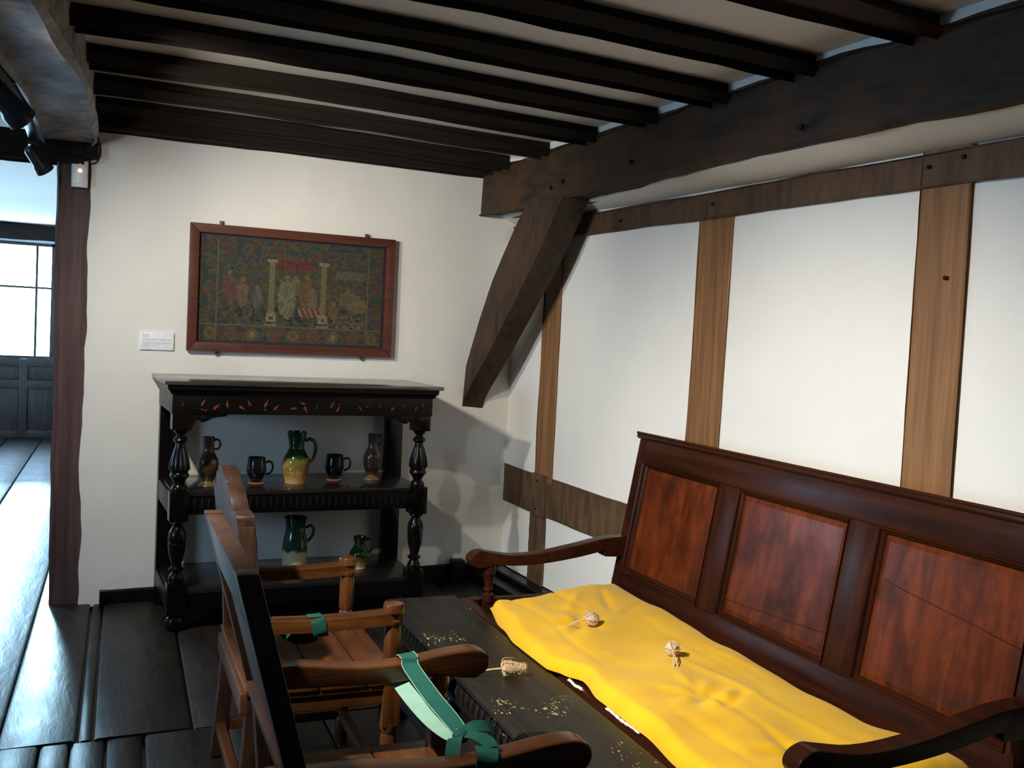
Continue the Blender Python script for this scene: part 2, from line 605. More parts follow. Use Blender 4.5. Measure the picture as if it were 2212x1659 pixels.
# ceiling plaster and joists
def ce(u, v):
    x, y = lin(-5.4, 0.1, u), lin(-7.8, 0.12, v)
    return (x, y, 2.578 + 0.03 * min(1, max(0, (-0.26 - x) / 1.2)) + 0.003 * n2(x * 1.1, y * 1.1, 2) + 0.002 * n2(x * 5, y * 5, 3))


ceiling = struct(MB().slab(ce, 60, 80, (0, 0, 0.12)).build('ceiling', M_CEIL, angle=60))


def ce2(u, v):
    x, y = lin(-5.4, -2.3, u), lin(0.12, 8.1, v)
    return (x, y, 2.585 + 0.02 * n2(x * 0.9, y * 0.6, 8))


MB().slab(ce2, 30, 50, (0, 0, 0.12)).build('hall_ceiling', M_CEIL, ceiling, angle=60)
# pale plaster strip closing the gap over the main beam
MB().box(-0.238, -0.05, -7.7, 0.0, 2.528, 2.585).build('plaster_strip', M_WALLR, ceiling)
JN = [-0.40, -0.91, -1.42, -1.955, -2.46, -2.955, -3.505, -4.03, -4.56, -5.08, -5.6, -6.15, -6.7, -7.2]
JW = 0.165


def ceil_z(x):
    return 2.575 + 0.03 * min(1, max(0, (-0.26 - x) / 1.2))


for i, yn in enumerate(JN):
    yc = yn + JW / 2

    def jp(t, yc=yc, i=i):
        x = lin(-0.20, -5.3, t)
        return (x, yc + 0.015 * n2(x * 0.8, i * 3.3) , ceil_z(x) - 0.073 + 0.0625 + 0.005 * n2(x * 0.7, i * 5.1))
    jm = M_OAKX if i < 6 else wood('warm_joist_oak', axis='x', dark=(0.020, 0.011, 0.007), light=(0.09, 0.042, 0.02), rough=0.6, bmp=0.5, grain=20, spec=0.3)
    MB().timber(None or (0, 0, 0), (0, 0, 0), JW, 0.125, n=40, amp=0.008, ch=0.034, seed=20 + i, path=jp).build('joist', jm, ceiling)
MB().timber((0.0, -0.075, 2.56), (-2.5, -0.075, 2.56), 0.16, 0.135, n=24, amp=0.006, ch=0.012, seed=41).build('wall_joist', M_OAKX, ceiling)


# soffit of plaster between the main beam and the right wall
def soff(u, v):
    y = lin(0.03, -7.7, v)
    e = -0.105 + 0.02 * n2(y * 2.3, 4.4)
    if y < -1.0:
        e = lin(-0.095, -0.272, min(1, (-1.0 - y) / 2.25)) + 0.030 * n2(y * 2.7, 4.4) + 0.012 * n2(y * 7.0, 2.2)
    x = lin(0.02, max(e, -0.222), u)
    return (x, y, 2.222 + 0.044 * u ** 1.3 + 0.006 * n2(x * 4, y * 1.7, 6))


MB().slab(soff, 10, 110, (0, 0, 0.09)).build('plaster_soffit', M_CEIL, wall_right, angle=60)


# main ceiling beam along the right wall
def mbp(t):
    y = lin(0.03, -7.7, t)
    return (-0.165, y, 2.402 + 0.010 * n2(y * 0.6, 3.1))


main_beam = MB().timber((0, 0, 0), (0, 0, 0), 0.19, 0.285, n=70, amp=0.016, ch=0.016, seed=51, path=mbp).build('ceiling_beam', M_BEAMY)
tag(main_beam, 'massive hewn dark oak ceiling beam running along the right wall', 'beam')
for (yy, zz) in ((-0.95, 2.33), (-1.08, 2.35), (-1.75, 2.36), (-2.9, 2.33)):
    MB().lathe([(0.0, -0.006), (0.012, -0.006), (0.013, 0.004), (0.0, 0.006)], seg=10).build('peg_hole', M_METAL, main_beam).matrix_local = Matrix.Translation((-0.262, yy, zz)) @ Matrix.Rotation(R(90), 4, 'Y')


# left cross beam over the opening, bowed in plan
def lbx(y):
    return -2.445 - 0.040 * y * y if y > -3 else -2.805 + 0.24 * (y + 3)


def lbp(t):
    y = lin(0.02, -7.5, t)
    return (lbx(y) - 0.135, y, 2.515)


lb = MB().timber((0, 0, 0), (0, 0, 0), 0.27, 0.235, n=50, amp=0.014, ch=0.022, seed=61, path=lbp).build('bowed_beam', wood('daylit_oak', axis='y', dark=(0.065, 0.058, 0.056), light=(0.42, 0.38, 0.36), rough=0.6, bmp=0.9, grain=11, spec=0.3, stretch=0.7))  # mottled oak, paled throughout: daylight on the underside is put into its colour
tag(lb, 'bowed daylit oak ceiling beam over the opening at the left', 'beam')

tie = MB().timber((-5.3, 0.02, 2.385), (-2.50, 0.02, 2.385), 0.16, 0.145, n=24, amp=0.008, ch=0.012, seed=71).build('tie_beam', M_OAKX)
tag(tie, 'dark oak tie beam crossing left from the head of the post', 'beam')
post = thing('oak_post', 'rough oak post at the left end of the back wall', 'post', (-2.52, 0.105, 0))
MB().timber((0.005, 0, -0.02), (-0.012, 0, 2.45), 0.17, 0.19, upv=(1, 0, 0), n=26, amp=0.010, ch=0.012, seed=81).build('shaft', M_POST, post)
MB().timber((-0.13, -0.065, 2.385), (0.085, -0.065, 2.385), 0.20, 0.085, n=6, amp=0.006, ch=0.01, seed=82).build('post_head', M_OAKX, post)

# arched brace from the main beam to the back wall
brace = thing('arch_brace', 'dark oak brace slanting from the ceiling beam down to the back wall', 'brace', (-0.24, 0, 1.08))
prof_front = [(0.0, 1.075), (-0.05, 1.17), (-0.30, 1.40), (-0.58, 1.68), (-0.86, 1.97), (-1.10, 2.27)]   # underside: y, z
prof_back = [(-0.70, 2.30), (-0.52, 2.12), (-0.30, 1.86), (-0.14, 1.60), (-0.005, 1.335)]
mb = MB()
out = [(p.x, p.y) for p in smooth_pts([(a, b, 0) for a, b in prof_front], 4)] + [(p.x, p.y) for p in smooth_pts([(a, b, 0) for a, b in prof_back], 4)]


def brx(y, z, t):
    f = min(1, max(0, (z - 1.08) / 1.2))
    x0, x1 = lin(-0.315, -0.262, f), lin(-0.175, -0.10, f)
    return (lin(x0, x1, t) + 0.24, y + 0.004 * n2(z * 9, t * 4), z - 1.08 + 0.003 * n2(z * 12, t))


mb.prism(out, brx)
mb.build('timber', M_BRACE, brace, bevel=0.007)

# the hall beyond the opening: walls, window, panelling
wf = MB()
WX0, WX1, WZ0, WZ1 = -3.84, -2.525, 0.965, 2.36
wf.box(-5.4, WX0, 7.79, 8.0, -0.02, 2.75)
wf.box(WX1, -2.2, 7.79, 8.0, -0.02, 2.75)
wf.box(WX0, WX1, 7.79, 8.0, -0.02, WZ0)
wf.box(WX0, WX1, 7.79, 8.0, WZ1, 2.75)
wall_far = struct(wf.build('wall_far', M_WALLR, smooth=False))
MB().timber((-5.3, 7.75, 2.47), (-2.35, 7.75, 2.475), 0.10, 0.19, n=18, amp=0.02, ch=0.01, seed=91).build('lintel', M_OAKX, wall_far)
x = -5.3
for i in range(5):
    x1 = x + 0.60
    MB().box(x, x + 0.09, 7.735, 7.79, 0.0, 0.95).build('stile', M_DADO, wall_far, bevel=0.004)
    MB().box(x + 0.09, x1, 7.765, 7.79, 0.08, 0.62).build('panel', M_DADO, wall_far, bevel=0.012)
    MB().box(x + 0.09, x1, 7.765, 7.79, 0.70, 0.88).build('panel', M_DADO, wall_far, bevel=0.012)
    for z0, z1 in ((0.0, 0.09), (0.60, 0.70), (0.87, 0.965)):
        MB().box(x + 0.085, x1 + 0.005, 7.738, 7.79, z0, z1).build('panel_rail', M_DADO, wall_far, bevel=0.004)
    x = x1
win = struct(MB().box(WX0, WX0 + 0.05, 7.80, 7.88, WZ0, WZ1).box(WX1 - 0.05, WX1, 7.80, 7.88, WZ0, WZ1).box(WX0, WX1, 7.80, 7.88, WZ1 - 0.04, WZ1).box(WX0, WX1, 7.76, 7.88, WZ0, WZ0 + 0.03).build('window_1', M_DADO, bevel=0.004))
xs = [WX0 + 0.05, -3.29, -2.735, WX1 - 0.05]
for xm in xs[1:-1]:
    MB().box(xm - 0.014, xm + 0.014, 7.815, 7.865, WZ0 + 0.03, WZ1 - 0.04).build('mullion', M_DADO, win, bevel=0.003)
for za in (1.82,):
    MB().box(WX0 + 0.05, WX1 - 0.05, 7.818, 7.862, za - 0.013, za + 0.013).build('transom', M_DADO, win, bevel=0.003)
for xa, xb in zip(xs, xs[1:]):
    for za, zb in ((WZ0 + 0.03, 1.82), (1.82, WZ1 - 0.04)):
        MB().box(xa + 0.01, xb - 0.01, 7.838, 7.842, za + 0.01, zb - 0.01).build('pane', M_PANE, win, smooth=False)
struct(MB().box(-2.46, -2.30, 0.155, 7.80, -0.02, 2.75).build('wall_hall_right', M_WALLR, smooth=False))
wl = MB()
LWIN = ((-3.10, -2.10, 1.1, 2.0), (2.5, 4.9, 0.95, 2.1))
ys = [-7.8] + [v for w in LWIN for v in w[:2]] + [8.0]
for i in range(0, len(ys), 2):
    wl.box(-5.55, -5.38, ys[i], ys[i + 1], -0.02, 2.75)
for (ya, yb, za, zb) in LWIN:
    wl.box(-5.55, -5.38, ya, yb, -0.02, za)
    wl.box(-5.55, -5.38, ya, yb, zb, 2.75)
struct(wl.build('wall_left', M_WALLR, smooth=False))
for i, (ya, yb, za, zb) in enumerate(LWIN):
    w_ = struct(MB().box(-5.50, -5.43, ya, ya + 0.04, za, zb).box(-5.50, -5.43, yb - 0.04, yb, za, zb).box(-5.50, -5.43, ya, yb, zb - 0.04, zb).box(-5.50, -5.40, ya, yb, za, za + 0.04).build('window_%d' % (i + 2), M_DADO, bevel=0.004))
    ym = (ya + yb) / 2
    MB().box(-5.485, -5.445, ym - 0.014, ym + 0.014, za + 0.04, zb - 0.04).build('mullion', M_DADO, w_, bevel=0.003)
    for y0, y1 in ((ya + 0.03, ym), (ym, yb - 0.03)):
        MB().box(-5.467, -5.463, y0 + 0.005, y1 - 0.005, za + 0.03, zb - 0.03).build('pane', M_PANE, w_, smooth=False)
struct(MB().box(-5.5, 0.15, -7.95, -7.78, -0.02, 2.75).build('wall_front', M_DADO, smooth=False))

# ================================================================== SETTLE (local x: near end -> far end, y: out into the room)
SET_ROT = math.atan2(1, 0.033)
SET_O = Vector((-0.271, -4.06, 0))
SL = 2.16
settle = thing('oak_settle', 'long dark red oak settle with three panelled back by the right wall', 'settle', SET_O, SET_ROT)
LEAN = math.atan2(0.114, 0.674)


def bk(s, h, d):
    """point on the leaning back: s along, h down from the top (negative), d out from the back's rear face"""
    t = Vector((s, 0.016 - 0.045, 1.121))
    upv = Vector((0, -math.sin(LEAN), math.cos(LEAN)))
    nrm = Vector((0, math.cos(LEAN), math.sin(LEAN)))
    return t + upv * h + nrm * d


def bbox(name, s0, s1, h0, h1, d0, d1, mat, parent, bev=0.004):
    m = MB()
    m.add([bk(s, h, d) for d in (d0, d1) for h in (h0, h1) for s in (s0, s1)], [(0, 2, 3, 1), (4, 5, 7, 6), (0, 1, 5, 4), (2, 6, 7, 3), (0, 4, 6, 2), (1, 3, 7, 5)])
    return m.build(name, mat, parent, bevel=bev)


def flip(a):  # far-end distance -> local x
    return SL - a


top_rail = bbox('top_rail', 0.0, SL, -0.125, -0.005, 0.0, 0.045, M_SETX, settle)
m = MB()   # moulded cap along the top rail
capprof = [(0.0, -0.022), (0.050, -0.022), (0.058, -0.014), (0.056, -0.004), (0.062, 0.0), (0.060, 0.008), (-0.01, 0.008), (-0.012, -0.004)]
m.loft([[bk(s, h, d) for d, h in capprof] for s in (-0.015, SL + 0.015)])
m.build('cap_moulding', M_SETX, top_rail, bevel=0.002)
bbox('bottom_rail', 0.0, SL, -0.80, -0.615, 0.0, 0.045, M_SETX, settle)
cols = [(0.0, 0.065), (0.652, 0.780), (1.385, 1.513), (SL - 0.065, SL)]
for i, (a, b) in enumerate(cols):
    if i in (0, 3):
        continue
    bbox('muntin', flip(b), flip(a), -0.615, -0.125, 0.0, 0.0448, M_SETZ, settle)
for i in (0, 3):
    a, b = cols[i]
    st = bbox('stile', flip(b), flip(a), -1.12 if False else -0.80, -0.006, -0.002, 0.0455, M_SETZ, settle)
for (a0, a1), (b0, b1) in zip(cols, cols[1:]):
    s0, s1 = flip(b0), flip(a1)
    pn = bbox('panel', s0 - 0.004, s1 + 0.004, -0.618, -0.122, 0.010, 0.020, M_SETPANEL, settle, 0)
    # raised field with bevelled margins
    m = MB()
    e = 0.040
    o4 = [(s0 + 0.018, -0.597), (s1 - 0.018, -0.597), (s1 - 0.018, -0.143), (s0 + 0.018, -0.143)]
    i4 = [(s0 + e, -0.615 + e), (s1 - e, -0.615 + e), (s1 - e, -0.125 - e), (s0 + e, -0.125 - e)]
    m.loft([[bk(s, h, 0.0195) for s, h in o4], [bk(s, h, 0.0205) for s, h in o4], [bk(s, h, 0.0245) for s, h in i4], [bk(s, h, 0.025) for s, h in i4]])
    m.build('raised_field', M_SETPANEL, pn, smooth=False)
    # the moulding round the panel
    W = 0.022
    for (sa, ha, sb, hb, nx, ny) in ((s0, -0.615, s1, -0.615, 0, 1), (s0, -0.125, s1, -0.125, 0, -1), (s0, -0.615, s0, -0.125, 1, 0), (s1, -0.615, s1, -0.125, -1, 0)):
        prof = [(0.0, 0.019), (W, 0.020), (W * 0.85, 0.028), (W * 0.45, 0.034), (W * 0.3, 0.045), (0.0, 0.0495)]
        r0, r1 = [], []
        for w_, d_ in prof:
            mitre = w_
            r0.append(bk(sa + nx * w_ + (mitre if ny else 0), ha + ny * w_ + (mitre if nx else 0), d_))
            r1.append(bk(sb + nx * w_ - (mitre if ny else 0), hb + ny * w_ - (mitre if nx else 0), d_))
        m = MB().loft([r0, r1])
        m.build('moulding', M_SETZ if nx else M_SETX, pn, bevel=0)
for (sa, ha, sb, hb) in ((0.800, -0.545, 1.362, -0.515), (1.56, -0.285, 2.08, -0.345)):
    pts = [bk(flip(lin(sa, sb, t)), lin(ha, hb, t) + 0.003 * n2(t * 6, sa), 0.0255) for t in [i / 14 for i in range(15)]]
    MB().tube(pts, 0.0012, 5).build('panel_crack', M_SETZ, settle)
SEAT_Z = 0.43
SD = 0.868       # front of the seat frame
fr = MB().box(0.03, SL - 0.03, SD - 0.05, SD, SEAT_Z - 0.10, SEAT_Z).build('front_rail', M_SETX, settle, bevel=0.008)
MB().box(0.0, SL, 0.10, 0.16, SEAT_Z - 0.10, SEAT_Z - 0.005).build('back_rail', M_SETX, settle, bevel=0.005)
for s in (0.0, SL - 0.045):
    MB().box(s, s + 0.045, 0.12, SD - 0.01, SEAT_Z - 0.10, SEAT_Z - 0.004).build('side_rail', M_SETX, settle, bevel=0.005)
# twisted cord showing along the top of the front rail
for s, ln in ((0.30, 0.15), (0.64, 0.20), (1.00, 0.10)):
    pts = [(s + t * ln, SD - 0.003, SEAT_Z + 0.004 + 0.002 * math.sin(t * 9)) for t in [i / 20 for i in range(21)]]
    m = MB()
    for ph in (0, PI):
        m.tube([(p[0], p[1] + 0.0025 * math.cos(i * 1.1 + ph), p[2] + 0.0025 * math.sin(i * 1.1 + ph)) for i, p in enumerate(pts)], 0.0032, 6)
    m.build('front_cord', M_ROPE, settle)
legprof = [(0.020, 0.0), (0.028, 0.01), (0.028, 0.05), (0.016, 0.07), (0.024, 0.10), (0.027, 0.17), (0.018, 0.24), (0.024, 0.27), (0.018, 0.30), (0.028, 0.325), (0.028, SEAT_Z)]
supprof = [(0.024, SEAT_Z - 0.02), (0.024, SEAT_Z + 0.012), (0.014, SEAT_Z + 0.022), (0.020, SEAT_Z + 0.034), (0.015, SEAT_Z + 0.05), (0.020, SEAT_Z + 0.075), (0.022, SEAT_Z + 0.095), (0.026, SEAT_Z + 0.10), (0.026, 0.60)]
for s in (0.03, SL - 0.03):
    MB().lathe(legprof, (s, SD - 0.07, 0), 18).build('leg', M_SETZ, settle)
    MB().box(s - 0.028, s + 0.028, 0.075, 0.13, 0, SEAT_Z + 0.05).build('leg', M_SETZ, settle, bevel=0.005)
    MB().lathe(supprof, (s, SD - 0.13, 0), 18).build('arm_support', M_SETZ, settle)
    # down-curved arm with a rolled end
    ctop = [(0.06, 0.675), (0.20, 0.668), (0.35, 0.640), (0.50, 0.616), (0.64, 0.610), (0.75, 0.628), (0.79, 0.634), (0.825, 0.620), (0.838, 0.596), (0.825, 0.572), (0.79, 0.560)]
    cbot = [(0.72, 0.572), (0.60, 0.565), (0.46, 0.573), (0.32, 0.592), (0.205, 0.612), (0.20, 0.588), (0.06, 0.585)]
    ol = [(p.x, p.y) for p in smooth_pts([(a, b, 0) for a, b in ctop], 4)] + [(p.x, p.y) for p in smooth_pts([(a, b, 0) for a, b in cbot], 3)]
    MB().prism(ol, lambda a, b, t, s=s: (s - 0.03 + 0.06 * t, a, b)).build('arm', M_SETX, settle, bevel=0.010, seg=3)

# ------------------------------------------------------------------ mustard cushion on the settle


def interp(tab, x):
    for (x0, y0), (x1, y1) in zip(tab, tab[1:]):
        if x <= x1:
            t = min(1, max(0, (x - x0) / (x1 - x0)))
            t = t * t * (3 - 2 * t)
            return lin(y0, y1, t)
    return tab[-1][1]


FRONT = [(0.05, 0.905), (0.378, 0.90), (0.607, 0.872), (0.886, 0.868), (1.05, 0.838), (1.12, 0.872), (1.20, 0.902), (1.46, 0.900), (1.65, 0.872), (1.86, 0.842)]
BACK = [(0.05, 0.17), (0.234, 0.176), (0.423, 0.232), (0.734, 0.236), (0.964, 0.238), (1.117, 0.240), (1.415, 0.196), (1.776, 0.167), (2.11, 0.150)]


def cush_xy(a, b):
    xf = 2.105 - 0.255 * a ** 1.3 - 0.03 * math.sin(a * PI)
    xn = 0.075 + 0.03 * a
    x = lin(xf, xn, b)
    return x, lin(interp(BACK, x), interp(FRONT, x), a)


DIMP = [(0.60, 0.24), (0.58, 0.66), (0.55, 0.90)]


def cush_top(a, b):
    x, y = cush_xy(a, b)
    ea = min(a, 1 - a) * 0.68 / 0.028
    eb = min(b, 1 - b) * 2.0 / 0.05
    edge = (1 - max(0, 1 - ea) ** 2.2) * (1 - max(0, 1 - eb) ** 2.2)
    z = 0.004 + 0.040 * edge
    w = 0.006 * n2(x * 3.0 + y * 1.5, y * 5, 1) + 0.006 * (1 - abs(n2(x * 2.2 + y * 3.2, y * 4.4 - x * 1.2, 3)) * 2.2) * 0.6
    w += 0.0035 * math.sin((y * 26 + 3.0 * n2(x * 2.0, y * 2, 9))) * (0.4 + 0.6 * n2(x * 1.5, y * 2.0, 5))
    for da, db in DIMP:
        dd = math.hypot((a - da) * 0.68, (b - db) * 2.0)
        w -= 0.016 * math.exp(-(dd / 0.05) ** 2)
        ang = math.atan2((b - db) * 2.0, (a - da) * 0.68)
        w += 0.006 * math.cos(ang * 5 + da * 9) * math.exp(-((dd - 0.07) / 0.06) ** 2)
    w += 0.011 * n2(x * 1.6 - y * 1.1, y * 2.4 + x * 0.6, 12) + 0.006 * n2(x * 5.0 + y * 2, y * 3.0, 15)
    for (c0, sl, amp_, wd) in ((0.30, 0.05, 0.007, 0.012), (0.37, -0.04, -0.006, 0.010), (0.46, 0.06, 0.007, 0.014), (0.56, -0.03, -0.007, 0.011), (0.66, 0.05, 0.006, 0.013), (0.75, 0.0, -0.006, 0.012)):
        yy = c0 + sl * (x - 1.0) + 0.035 * n2(x * 2.3, c0 * 20)
        w += amp_ * math.exp(-((y - yy) / wd) ** 2) * max(0, 0.35 + 0.9 * n2(x * 1.7, c0 * 31, 4))
    for (x0, y0, x1, y1, amp_, wd) in ((1.95, 0.30, 1.62, 0.42, -0.010, 0.014), (1.90, 0.42, 1.66, 0.60, 0.010, 0.020), (1.74, 0.22, 1.58, 0.40, -0.009, 0.015), (1.72, 0.66, 1.60, 0.50, -0.011, 0.016), (1.80, 0.62, 1.74, 0.80, 0.009, 0.022), (0.72, 0.45, 0.60, 0.62, -0.010, 0.014), (0.95, 0.55, 0.70, 0.62, 0.007, 0.02)):
        L2 = (x1 - x0) ** 2 + (y1 - y0) ** 2
        t = min(1, max(0, ((x - x0) * (x1 - x0) + (y - y0) * (y1 - y0)) / L2))
        dd = math.hypot(x - lin(x0, x1, t), y - lin(y0, y1, t))
        w += amp_ * math.exp(-(dd / wd) ** 2) * math.sin(PI * (0.1 + 0.85 * t))
    z += 1.35 * w * edge
    z += 0.020 * max(0, 1 - math.hypot((1 - a) * 0.68, b * 2.0) / 0.16) ** 1.5   # the lifted far front corner
    return Vector((x, y, SEAT_Z + 0.014 + z))


m = MB()
NA, NB = 46, 130
W_ = NA + 1
tv = [cush_top(i / NA, j / NB) for j in range(NB + 1) for i in range(NA + 1)]
bv = []
for j in range(NB + 1):
    for i in range(NA + 1):
        p = tv[j * W_ + i]
        on_edge = i in (0, NA) or j in (0, NB)
        lift = 0.020 * max(0, 1 - math.hypot((1 - i / NA) * 0.68, j / NB * 2.0) / 0.16) ** 1.5
        bv.append((p.x, p.y, SEAT_Z + 0.0125 + lift))
fs = []
nn = len(tv)
for j in range(NB):
    for i in range(NA):
        q = (j * W_ + i, j * W_ + i + 1, (j + 1) * W_ + i + 1, (j + 1) * W_ + i)
        fs += [q, tuple(nn + k for k in reversed(q))]
edge = list(range(W_)) + [j * W_ + NA for j in range(1, NB + 1)] + [NB * W_ + i for i in range(NA - 1, -1, -1)] + [j * W_ for j in range(NB - 1, 0, -1)]
for k in range(len(edge)):
    p, q = edge[k], edge[(k + 1) % len(edge)]
    fs.append((q, p, nn + p, nn + q))
m.add(tv + bv, fs)
cushion = m.build('seat_cushion', M_CLOTH, angle=80)
cushion.location = SET_O
cushion.rotation_euler = (0, 0, SET_ROT)
tag(cushion, 'long creased mustard yellow cushion lying along the settle seat', 'cushion')

# ================================================================== BENCH in front of the settle (local x along: near -> far)
BA = Vector((-1.156 - 0.045, -4.25, 0))
BDIR = Vector((0.055, 1, 0)).normalized()
BROT = math.atan2(BDIR.y, BDIR.x)
bench = thing('oak_bench', 'low worn black oak bench with carved apron beside the settle', 'bench', BA, BROT)
BL = 2.38
BW = 0.312
BZ = 0.438
m = MB()
rings = []
for i in range(25):
    xx = BL * i / 24
    j = 0.003 * n2(xx * 5, 1.1)
    rings.append([(xx, 0.004 + j, BZ - 0.034), (xx, 0.0 + j, BZ - 0.02), (xx, 0.006 + j, BZ - 0.001), (xx, 0.018, BZ), (xx, BW - 0.03, BZ), (xx, BW - 0.012, BZ - 0.001), (xx, BW + j, BZ - 0.010), (xx, BW + j, BZ - 0.022), (xx, BW - 0.01 + j, BZ - 0.034)])
m.loft(rings)
topb = m.build('seat_board', M_BENCH, bench)
MB().box(0.03, BL - 0.03, BW - 0.034, BW - 0.026, BZ - 0.001, BZ + 0.0015).build('edge_bead', M_BENCH, topb, bevel=0.0015)
for yy in (0.03, BW - 0.055):
    ap = MB().box(0.08, BL - 0.08, yy, yy + 0.025, BZ - 0.13, BZ - 0.03).build('apron', M_BENCH, bench, bevel=0.003)
    if yy > 0.1:
        for i in range(44):
            s = 0.13 + i * 0.049
            MB().tube([(s, yy + 0.024, BZ - 0.115), (s + 0.004, yy + 0.031, BZ - 0.08), (s, yy + 0.024, BZ - 0.045)], lambda t: 0.004 + 0.007 * math.sin(PI * t), 6).build('carved_flute', M_BENCH, ap)
for s in (0.16, BL - 0.16):
    for yy in (0.045, BW - 0.045):
        MB().lathe([(0.03, 0), (0.03, 0.05), (0.02, 0.065), (0.03, 0.10), (0.034, 0.17), (0.022, 0.25), (0.03, 0.275), (0.03, BZ - 0.03)], (s, yy, 0), 16).build('leg', M_BENCH, bench)
for yy in (0.045, BW - 0.045):
    MB().box(0.16, BL - 0.16, yy - 0.018, yy + 0.018, 0.06, 0.10).build('stretcher', M_BENCH, bench, bevel=0.004)

# ================================================================== CHAIRS (local x: forward, y: left/far)
CROT = R(-3.1)


def block(x, y, z0, z1, r=0.028):
    return MB().box(x - r, x + r, y - r, y + r, z0, z1)


# --- far chair with the shaped crest
chA = thing('oak_armchair', 'oak armchair with scalloped crest near the cupboard', 'armchair', (-1.86, -2.48, 0), CROT)
HW = 0.322       # half spacing of the arms
SZ = 0.458
for sy in (1, -1):
    y = sy * HW
    # front post: foot, block, turning, seat block, vase, ring, cap
    lo = [(0.024, 0.0), (0.028, 0.03), (0.028, 0.09), (0.020, 0.105), (0.026, 0.12), (0.024, 0.16), (0.026, 0.27), (0.022, 0.285), (0.029, 0.30), (0.029, 0.32)]
    fp = MB().lathe(lo, (0.21, y, 0), 20).build('front_post', M_CHZ, chA)
    block(0.21, y, 0.31, SZ + 0.015).build('seat_block', M_CHZ, fp, bevel=0.004)
    hi = [(0.026, SZ + 0.01), (0.026, SZ + 0.03), (0.021, SZ + 0.04), (0.027, SZ + 0.055), (0.026, SZ + 0.15), (0.022, SZ + 0.165), (0.028, SZ + 0.175), (0.028, SZ + 0.185), (0.022, SZ + 0.19), (0.025, SZ + 0.205), (0.032, SZ + 0.21), (0.033, 0.688), (0.030, 0.695), (0.0, 0.697)]
    MB().lathe(hi, (0.21, y, 0), 20).build('arm_support', M_CHZ, fp)
    # arm: straight bar, a little wider to the front
    m = MB()
    rings = []
    for i in range(13):
        t = i / 12
        xx = lin(-0.225, 0.235, t)
        zz = 0.671 - 0.008 * math.sin(PI * t) + 0.006 * t
        w = 0.022 + 0.003 * t
        h = 0.042
        if i == 12:
            w *= 0.7
        rings.append([(xx, y - w, zz - h), (xx, y + w, zz - h), (xx, y + w, zz - 0.006), (xx, y + w - 0.008, zz + 0.002), (xx, y - w + 0.008, zz + 0.002), (xx, y - w, zz - 0.006)])
    m.loft(rings).build('arm', M_CHX, chA)
    # rear post, raked above the seat
    m = MB()
    rings = []
    for (zz, xx) in ((0, -0.235), (0.25, -0.215), (SZ, -0.205), (0.70, -0.217), (0.95, -0.250)):
        rings.append([(xx - 0.024, y - 0.024, zz), (xx + 0.024, y - 0.024, zz), (xx + 0.024, y + 0.024, zz), (xx - 0.024, y + 0.024, zz)])
    m.loft(rings).build('rear_post', M_CHDZ, chA, bevel=0.004)
    for zz, h in ((SZ - 0.075, 0.07), (0.09, 0.035)):
        MB().box(-0.23, 0.20, y - 0.016, y + 0.016, zz, zz + h).build('side_rail', M_CHX, chA, bevel=0.004)
    MB().box(-0.225, 0.21, y - sy * 0.0 - 0.024, y + 0.024, SZ - 0.030, SZ - 0.016).build('rail_moulding', M_CHX, chA, bevel=0.004)
for i, (xa, xb) in enumerate(((-0.235, -0.02), (-0.016, 0.13), (0.134, 0.245))):
    MB().box(xa, xb, -HW - 0.03, HW + 0.03, SZ - 0.012, SZ + 0.006).build('seat_board', M_CHY, chA, bevel=0.004)
for xx in (0.21, -0.23):
    MB().box(xx - 0.016, xx + 0.016, -HW, HW, SZ - 0.08, SZ - 0.013).build('seat_rail', M_CHY, chA, bevel=0.004)
    MB().box(xx - 0.016, xx + 0.016, -HW, HW, 0.09, 0.125).build('stretcher', M_CHY, chA, bevel=0.004)


def backx(z):
    return -0.217 - 0.13 * (z - 0.70)


MB().prism([(-HW, SZ + 0.10), (HW, SZ + 0.10), (HW, 0.94), (-HW, 0.94)], lambda a, b, t: (backx(b) - 0.006 + 0.012 * t, a, b)).build('back_panel', M_CHDZ, chA)
MB().prism([(-HW, SZ + 0.08), (HW, SZ + 0.08), (HW, SZ + 0.15), (-HW, SZ + 0.15)], lambda a, b, t: (backx(b) - 0.016 + 0.032 * t, a, b)).build('back_rail', M_CHDY, chA, bevel=0.004)
half = [(0.0, 1.082), (0.05, 1.077), (0.085, 1.055), (0.105, 1.037), (0.13, 1.045), (0.165, 1.042), (0.20, 1.020), (0.225, 0.995), (0.25, 0.982), (0.29, 0.988), (0.335, 0.984), (0.343, 0.970)]
hp = [(p.x, p.y) for p in smooth_pts([(a, b, 0) for a, b in half], 4)]
ol = [(-a, b) for a, b in reversed(hp)] + hp[1:] + [(0.343, 0.880), (0.335, 0.866), (-0.335, 0.866), (-0.343, 0.880)]
MB().prism(ol, lambda a, b, t: (backx(b) - 0.026 + 0.052 * t, a, b)).build('crest', M_CHDY, chA, bevel=0.006)

# --- near chair with the plain straight back and scrolled arms
chB = thing('oak_armchair', 'dark oak armchair with plain panel back and teal ribbon across its arms', 'armchair', (-1.93, -3.635, 0), CROT)
HB = 0.305
SB = 0.455


def bxB(z):   # front face of the raked back
    return -0.262 - 0.268 * (z - 0.70)


